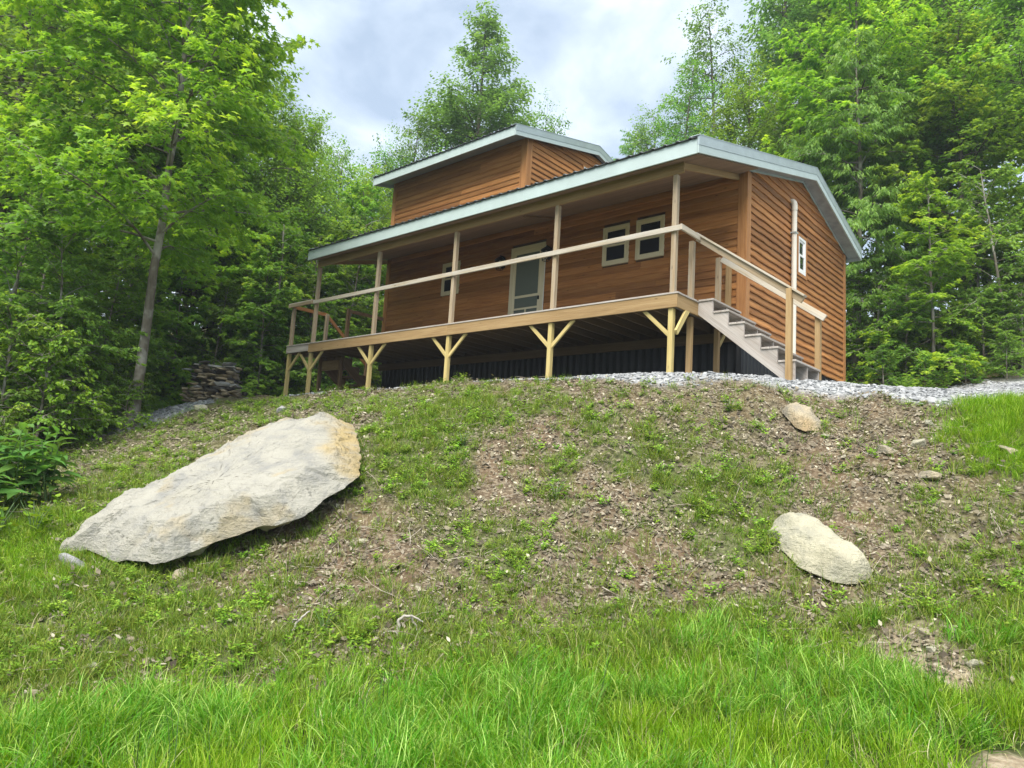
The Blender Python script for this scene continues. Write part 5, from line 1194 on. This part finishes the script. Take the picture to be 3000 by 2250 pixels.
# thin grass and weeds on the slope
sgrass = with_mat([tuft(140+i, 24, .07, .05, .17, .0060, 1.1, 3, .5) for i in range(6)], 'drygrass')
P, nw, d, l, rg = pts(78000, 5.0, 15, -10, 11, 3, lambda d, l: (1-bare(d, l))*np.clip(.24+.48*zones(d, l)[3]+.7*smooth(7.4, 5.8, d), 0, 1)*(1-zones(d, l)[1])*(1-.8*zones(d, l)[2])*(.35+.65*smooth(.35, .6, fbm(d*2.1, l*2.1, 3, 61)))*(1-.7*smooth(-2.4, -1.0, CAM[1]+d*FH[1]+l*RH[1]))*smooth(15, 9, d+.2*np.abs(l)))
scatter('slope_grass', sgrass, P, align(nw, rg.uniform(0, 6.283, len(P)), .6), rg.uniform(.55, 1.35, len(P)))
def weed(seed, stems, h, nl, size, kind, rad):
    rg = np.random.default_rng(seed); P = []; A = []; NN = []; S = []; T = []
    for i in range(stems):
        az = rg.uniform(0, 6.283); tilt = abs(rg.normal(.45, .3)); hh = h*rg.uniform(.5, 1.2); b0 = np.array([math.cos(az), math.sin(az), 0])*rad*rg.random()
        dr = np.array([math.sin(tilt)*math.cos(az), math.sin(tilt)*math.sin(az), math.cos(tilt)]); tn = rg.uniform(.15, .75)
        for j in range(nl):
            s_ = (j+.6)/nl; th = j*2.4+rg.normal(0, .4); e_ = rg.uniform(.05, .7)
            P.append(b0+dr*hh*s_); A.append((math.cos(th), math.sin(th), e_)); NN.append((rg.normal(0, .25)-math.cos(th)*e_, rg.normal(0, .25)-math.sin(th)*e_, 1)); S.append(size*rg.uniform(.6, 1.2)*(1.1-.35*s_)); T.append(tn+.25*s_+rg.normal(0, .1))
    return leaves_mesh('weed', np.array(P), np.array(A), np.array(NN), np.array(S), kind, np.array(T))
weeds = with_mat([weed(200+i, 7, .13, 7, .050, 'oval', .07) for i in range(4)]+[weed(210+i, 5, .09, 6, .042, 'oval', .06) for i in range(3)]+[weed(220+i, 6, .17, 9, .055, 'narrow', .05) for i in range(3)], 'weed')
P, nw, d, l, rg = pts(34000, 5.2, 16, -9.5, 10, 4, lambda d, l: (1-bare(d, l))*np.clip(.10+.44*zones(d, l)[3], 0, 1)*(1-zones(d, l)[1])*(1-.6*zones(d, l)[2])*(1-.7*zones(d, l)[0])*(.25+.75*smooth(.44, .62, fbm(d*2.6+8, l*2.6, 3, 71))))
scatter('slope_weeds', weeds, P, align(nw, rg.uniform(0, 6.283, len(P)), .5), rg.uniform(.38, 1.05, len(P)))
# dead leaves, chips and twigs
M['litter'] = leaf_material('dead_leaf', (.055, .045, .030), (.205, .172, .118), (.46, .41, .31), .12, .8, .5)
M['chip'] = leaf_material('stone_chip', (.11, .092, .065), (.20, .172, .128), (.40, .37, .30), .0, .9, .5)
def litter(seed, n=7):
    rg = np.random.default_rng(seed); a = rg.uniform(0, 6.283, n); P = np.c_[rg.normal(0, .07, (n, 2)), rg.uniform(.0, .025, n)]
    A = np.c_[np.cos(a), np.sin(a), rg.normal(0, .25, n)]; NN = np.c_[rg.normal(0, .45, n), rg.normal(0, .45, n), np.ones(n)]
    return leaves_mesh('leaf_litter', P, A, NN, np.exp(rg.normal(-3.2, .48, n)), ['oval', 'rhomb'][seed % 2], rg.uniform(0, 1, n))
lit = with_mat([litter(300+i) for i in range(8)], 'litter')
def soil(d, l):
    g, gr, fo, th = zones(d, l); return (1-g)*(1-gr)*(1-.45*th)*(1-.5*fo)
P, nw, d, l, rg = pts(46000, 5.3, 15.5, -9.5, 10.5, 5, lambda d, l: soil(d, l)*(.3+.7*smooth(.38, .6, fbm(d*1.9, l*1.9, 3, 81))))
scatter('leaf_litter', lit, P, align(nw, rg.uniform(0, 6.283, len(P))), rg.uniform(.6, 1.3, len(P)))
chips = []
for i in range(6):
    me = chunk(400+i, 1, rs.uniform(.6, .9), rs.uniform(.2, .4), 11, 0); a = me.attributes.new('tint', 'FLOAT', 'FACE'); a.data.foreach_set('value', [rs.uniform(.2, .9)]*len(me.polygons)); chips.append(me)
with_mat(chips, 'chip')
P, nw, d, l, rg = pts(7500, 3.4, 15, -9, 9.5, 6, lambda d, l: soil(d, l)*(.2+.8*smooth(.45, .62, fbm(d*1.2+5, l*1.2, 3, 91)))+.9*bare(d, l))
scatter('stone_chips', chips, P, align(nw, rg.uniform(0, 6.283, len(P))), np.exp(rg.normal(-4.3, .62, len(P))))
M['twig'] = bark_material('dead_twig', (.20, .15, .10), (.36, .30, .23), (.44, .39, .32), 20)
tw = []
for i in range(6):
    t = TB(); q = np.linspace(0, 1, 6); rg0 = np.random.default_rng(i); t.add(np.c_[q-.5, np.cumsum(rg0.normal(0, .05, 6)), .02+np.cumsum(rg0.normal(0, .025, 6))], (.011 if i % 2 else .006)*(1-.7*q), 4); tw.append(t.mesh('twig'))
with_mat(tw, 'twig')
P, nw, d, l, rg = pts(4200, 5.3, 14, -8, 8.5, 7, lambda d, l: soil(d, l)*.8)
scatter('dead_twigs', tw, P+np.array([0, 0, .015]), align(nw, rg.uniform(0, 6.283, len(P))), rg.uniform(.12, .6, len(P)))
# gravel
M['gravel'] = leaf_material('limestone_gravel', (.15, .155, .16), (.265, .27, .272), (.45, .45, .44), .0, .85, .5)
grv = []
for i in range(8):
    me = chunk(500+i, 1, rs.uniform(.7, .95), rs.uniform(.5, .75), 12, 0); a = me.attributes.new('tint', 'FLOAT', 'FACE'); a.data.foreach_set('value', [rs.uniform(.2, .9)]*len(me.polygons)); grv.append(me)
with_mat(grv, 'gravel')
def gdens(d, l):
    x = CAM[0]+d*FH[0]+l*RH[0]; y = CAM[1]+d*FH[1]+l*RH[1]; inner = (x < -.4) & (x > -11) & (y > .8)
    return np.where(inner, 0, np.clip(zones(d, l)[1]*1.15, 0, 1))
P, nw, d, l, rg = pts(52000, 8.6, 20, -10.5, 12, 8, gdens)
scatter('gravel', grv, P+np.array([0, 0, .008]), align(nw, rg.uniform(0, 6.283, len(P))), np.exp(rg.normal(-3.42, .32, len(P))))
# forest floor plants
ff = with_mat([weed(230+i, 9, .34, 8, .12, 'oval', .2) for i in range(4)], 'leaf')
P, nw, d, l, rg = pts(9000, 9, 32, -24, 24, 9, lambda d, l: zones(d, l)[2]*.7*smooth(.35, .55, fbm(d*.7, l*.7, 3, 99)))
scatter('forest_undergrowth', ff, P, align(nw, rg.uniform(0, 6.283, len(P)), .4), rg.uniform(.5, 1.4, len(P)))

# ------------------------------------------------------------------ single plants, roots
def leafy_plant(d, l, H, nst, label, seed, size=.33, name='broadleaf_plant'):
    rg = np.random.default_rng(seed); x, y = site(d, l); e_ = empty(name, (x, y, ground(x, y)), 0, label, 'plant', 'broad leaved plants at the left edge')
    t = TB(); base = LEAF_BIG
    for i in range(nst):
        az = rg.uniform(0, 6.283); tl = abs(rg.normal(.22, .15)); hh = H*rg.uniform(.7, 1.1); q = np.linspace(0, 1, 5); bx_, by_ = rg.normal(0, .10, 2)
        sp_ = np.c_[bx_+hh*q*math.sin(tl)*math.cos(az)+.0*q, by_+hh*q*math.sin(tl)*math.sin(az), hh*q*math.cos(tl)]; t.add(sp_, .012*(1-.6*q), 5)
        nl = int(rg.integers(10, 14))
        for j in range(nl):
            s_ = .28+.72*(j+.5)/nl; p = np.array([np.interp(s_, q, sp_[:, k]) for k in range(3)]); th = j*2.4+az
            el = (.25 if s_ < .8 else .25+3.0*(s_-.8))+rg.normal(0, .15); sz = size*(1.1-.55*max(0, s_-.6)/.4)*rg.uniform(.75, 1.15)
            A = Vector((math.cos(th)*math.cos(el), math.sin(th)*math.cos(el), math.sin(el))); Nn = Vector((-math.cos(th)*math.sin(el), -math.sin(th)*math.sin(el), math.cos(el)))
            Nn = (Nn+Vector(rg.normal(0, .18, 3))).normalized(); B_ = A.cross(Nn).normalized(); C_ = B_.cross(A)
            o = bpy.data.objects.new('leaf', base); COL.objects.link(o); o.parent = e_
            o.matrix_local = Matrix(((B_.x*sz, A.x*sz, C_.x*sz, p[0]), (B_.y*sz, A.y*sz, C_.y*sz, p[1]), (B_.z*sz, A.z*sz, C_.z*sz, p[2]), (0, 0, 0, 1)))
    link('stem', t.mesh('stem'), M['weedstem'], e_); return e_
M['weedstem'] = plain('green_stem', (.10, .17, .05), .5)
_q = [(0, .02), (.18, .13), (.40, .22), (.62, .19), (.82, .10), (1, 0)]
V = []; F = []
for s_, w_ in _q:
    for x in (-1, -.5, 0, .5, 1): V.append((x*w_, s_, .10*abs(x)*w_*3-.42*s_*s_+.05*s_ - (.03 if abs(x) == 1 else 0)*math.sin(s_*14)))
for i in range(5):
    for j in range(4): F.append((i*5+j, i*5+j+1, i*5+j+6, i*5+j+5))
LEAF_BIG = np_mesh('leaf', np.array(V), np.array(F), True, {'tint': ('FACE', np.tile([.35, .5, .5, .35], 5))}); LEAF_BIG.materials.append(M['pokeleaf'])
leafy_plant(9.0, px(10, 9.0), 1.15, 6, 'broad leaved plant cut by the left edge of the view', 1)
leafy_plant(9.2, px(75, 9.2), 1.1, 6, 'broad leaved plant in the middle of the left hand clump', 2)
leafy_plant(9.5, px(135, 9.5), .95, 5, 'broad leaved plant at the slope side of the left hand clump', 3)
leafy_plant(8.5, px(-25, 8.5), .95, 5, 'low broad leaved plant in front at the left edge', 4)
for i, (d, l, s_, lb) in enumerate(((8.2, px(45, 8.2), .55, 'small pale green weed in front of the broad leaved plants'), (8.3, px(125, 8.3), .5, 'yellowish leafy weed right of the broad leaved plants'), (8.68, .61, .30, 'lone bright green weed in the middle of the slope'), (9.74, -.62, .26, 'upright bright weed near the top of the slope'), (9.92, 3.05, .24, 'yellow green weed left of the brown wedge of rock'), (6.44, -1.5, .26, 'green weed between the two bleached roots'))):
    x, y = site(d, l); me = weed(600+i, 8, s_*.9, 8, s_*.26, 'oval', s_*.3); me.materials.append(M['weed'])
    t = TB()
    for k_ in range(6):
        a = k_*1.05; t.add([(0, 0, -.03), (.15*s_*math.cos(a), .15*s_*math.sin(a), .4*s_), (.35*s_*math.cos(a), .35*s_*math.sin(a), .75*s_)], [.006, .005, .003], 4)
    e_ = empty('weed_plant', (x, y, ground(x, y)), i, lb, 'weed', 'single weeds on the slope'); link('foliage', me, (), e_); link('stem', t.mesh('stem'), M['weedstem'], e_)
x, y = site(6.24, -1.2); me = tuft(700, 190, .085, .16, .34, .0048, .9, 4, .55); me.materials.append(M['drygrass'])
tag(link('grass_clump', me), 'round tussock of fine grass between bleached roots', 'grass clump').location = (x, y, ground(x, y))
M['root'] = bark_material('bleached_root', (.24, .215, .18), (.40, .37, .32), (.46, .43, .38), 14)
def root(d, l, paths, label):
    x, y = site(d, l); g = ground(x, y); t = TB()
    for pth, r_ in paths:
        q = [np.array((p[0]*RH[0]+p[1]*FH[0], p[0]*RH[1]+p[1]*FH[1], p[2])) for p in pth]
        qq = np.array(q); s_ = np.linspace(0, 1, len(qq)); s2 = np.linspace(0, 1, len(qq)*3); rg = np.random.default_rng(len(pth))
        qq = np.stack([np.interp(s2, s_, qq[:, k]) for k in range(3)], -1)+rg.normal(0, .006, (len(s2), 3)); t.add(qq*.8, r_*.72*(1-.65*s2), 7)
    o = link('root', t.mesh('root'), M['root']); o.location = (x, y, g+.02); tag(o, label, 'root')
root(6.42, -1.73, [([(-.04, 0, -.06), (-.03, 0, .03), (.0, .02, .10), (.06, .05, .15), (.10, .1, .19)], .022), ([(0, .02, .10), (-.05, .02, .11), (-.07, .03, .06)], .012)], 'bleached forked root left of the grass tussock')
root(6.44, -.85, [([(-.02, 0, -.08), (-.01, 0, .04), (-.02, .02, .12), (.04, .03, .19), (.14, .05, .18), (.24, .08, .13)], .028), ([(.12, .05, .18), (.18, .03, .08), (.2, .02, 0)], .013), ([(-.02, .02, .02), (-.12, 0, .03), (-.22, -.02, -.02)], .016)], 'bleached arching root right of the grass tussock')

# ------------------------------------------------------------------ air
HAZE = 0.0009
if HAZE:
    m = bpy.data.materials.new('air'); m.use_nodes = True; t = m.node_tree; t.nodes.clear()
    o_ = N(t, 'ShaderNodeOutputMaterial'); pv = N(t, 'ShaderNodeVolumePrincipled'); pv.inputs['Color'].default_value = (.86, .93, 1, 1); pv.inputs['Density'].default_value = HAZE; pv.inputs['Anisotropy'].default_value = .2
    t.links.new(pv.outputs[0], o_.inputs['Volume'])
    bm = bmesh.new(); bmesh.ops.create_cube(bm, size=1); me = bpy.data.meshes.new('haze'); bm.to_mesh(me); bm.free(); me.materials.append(m)
    zs = np.array([v.co.z for v in bpy.data.objects['ground'].data.vertices]); bpy.context.view_layer.update()
    zt = max([zs.max()]+[(q.matrix_world @ Vector(c)).z for q in SC.objects if q.type == 'MESH' and q.name.startswith('crown') for c in q.bound_box])+1
    zb = zs.min()-1; o = link('haze', me); o.scale = (480, 480, zt-zb); o.location = (CAM[0], CAM[1], (zt+zb)/2); o['kind'] = 'stuff'
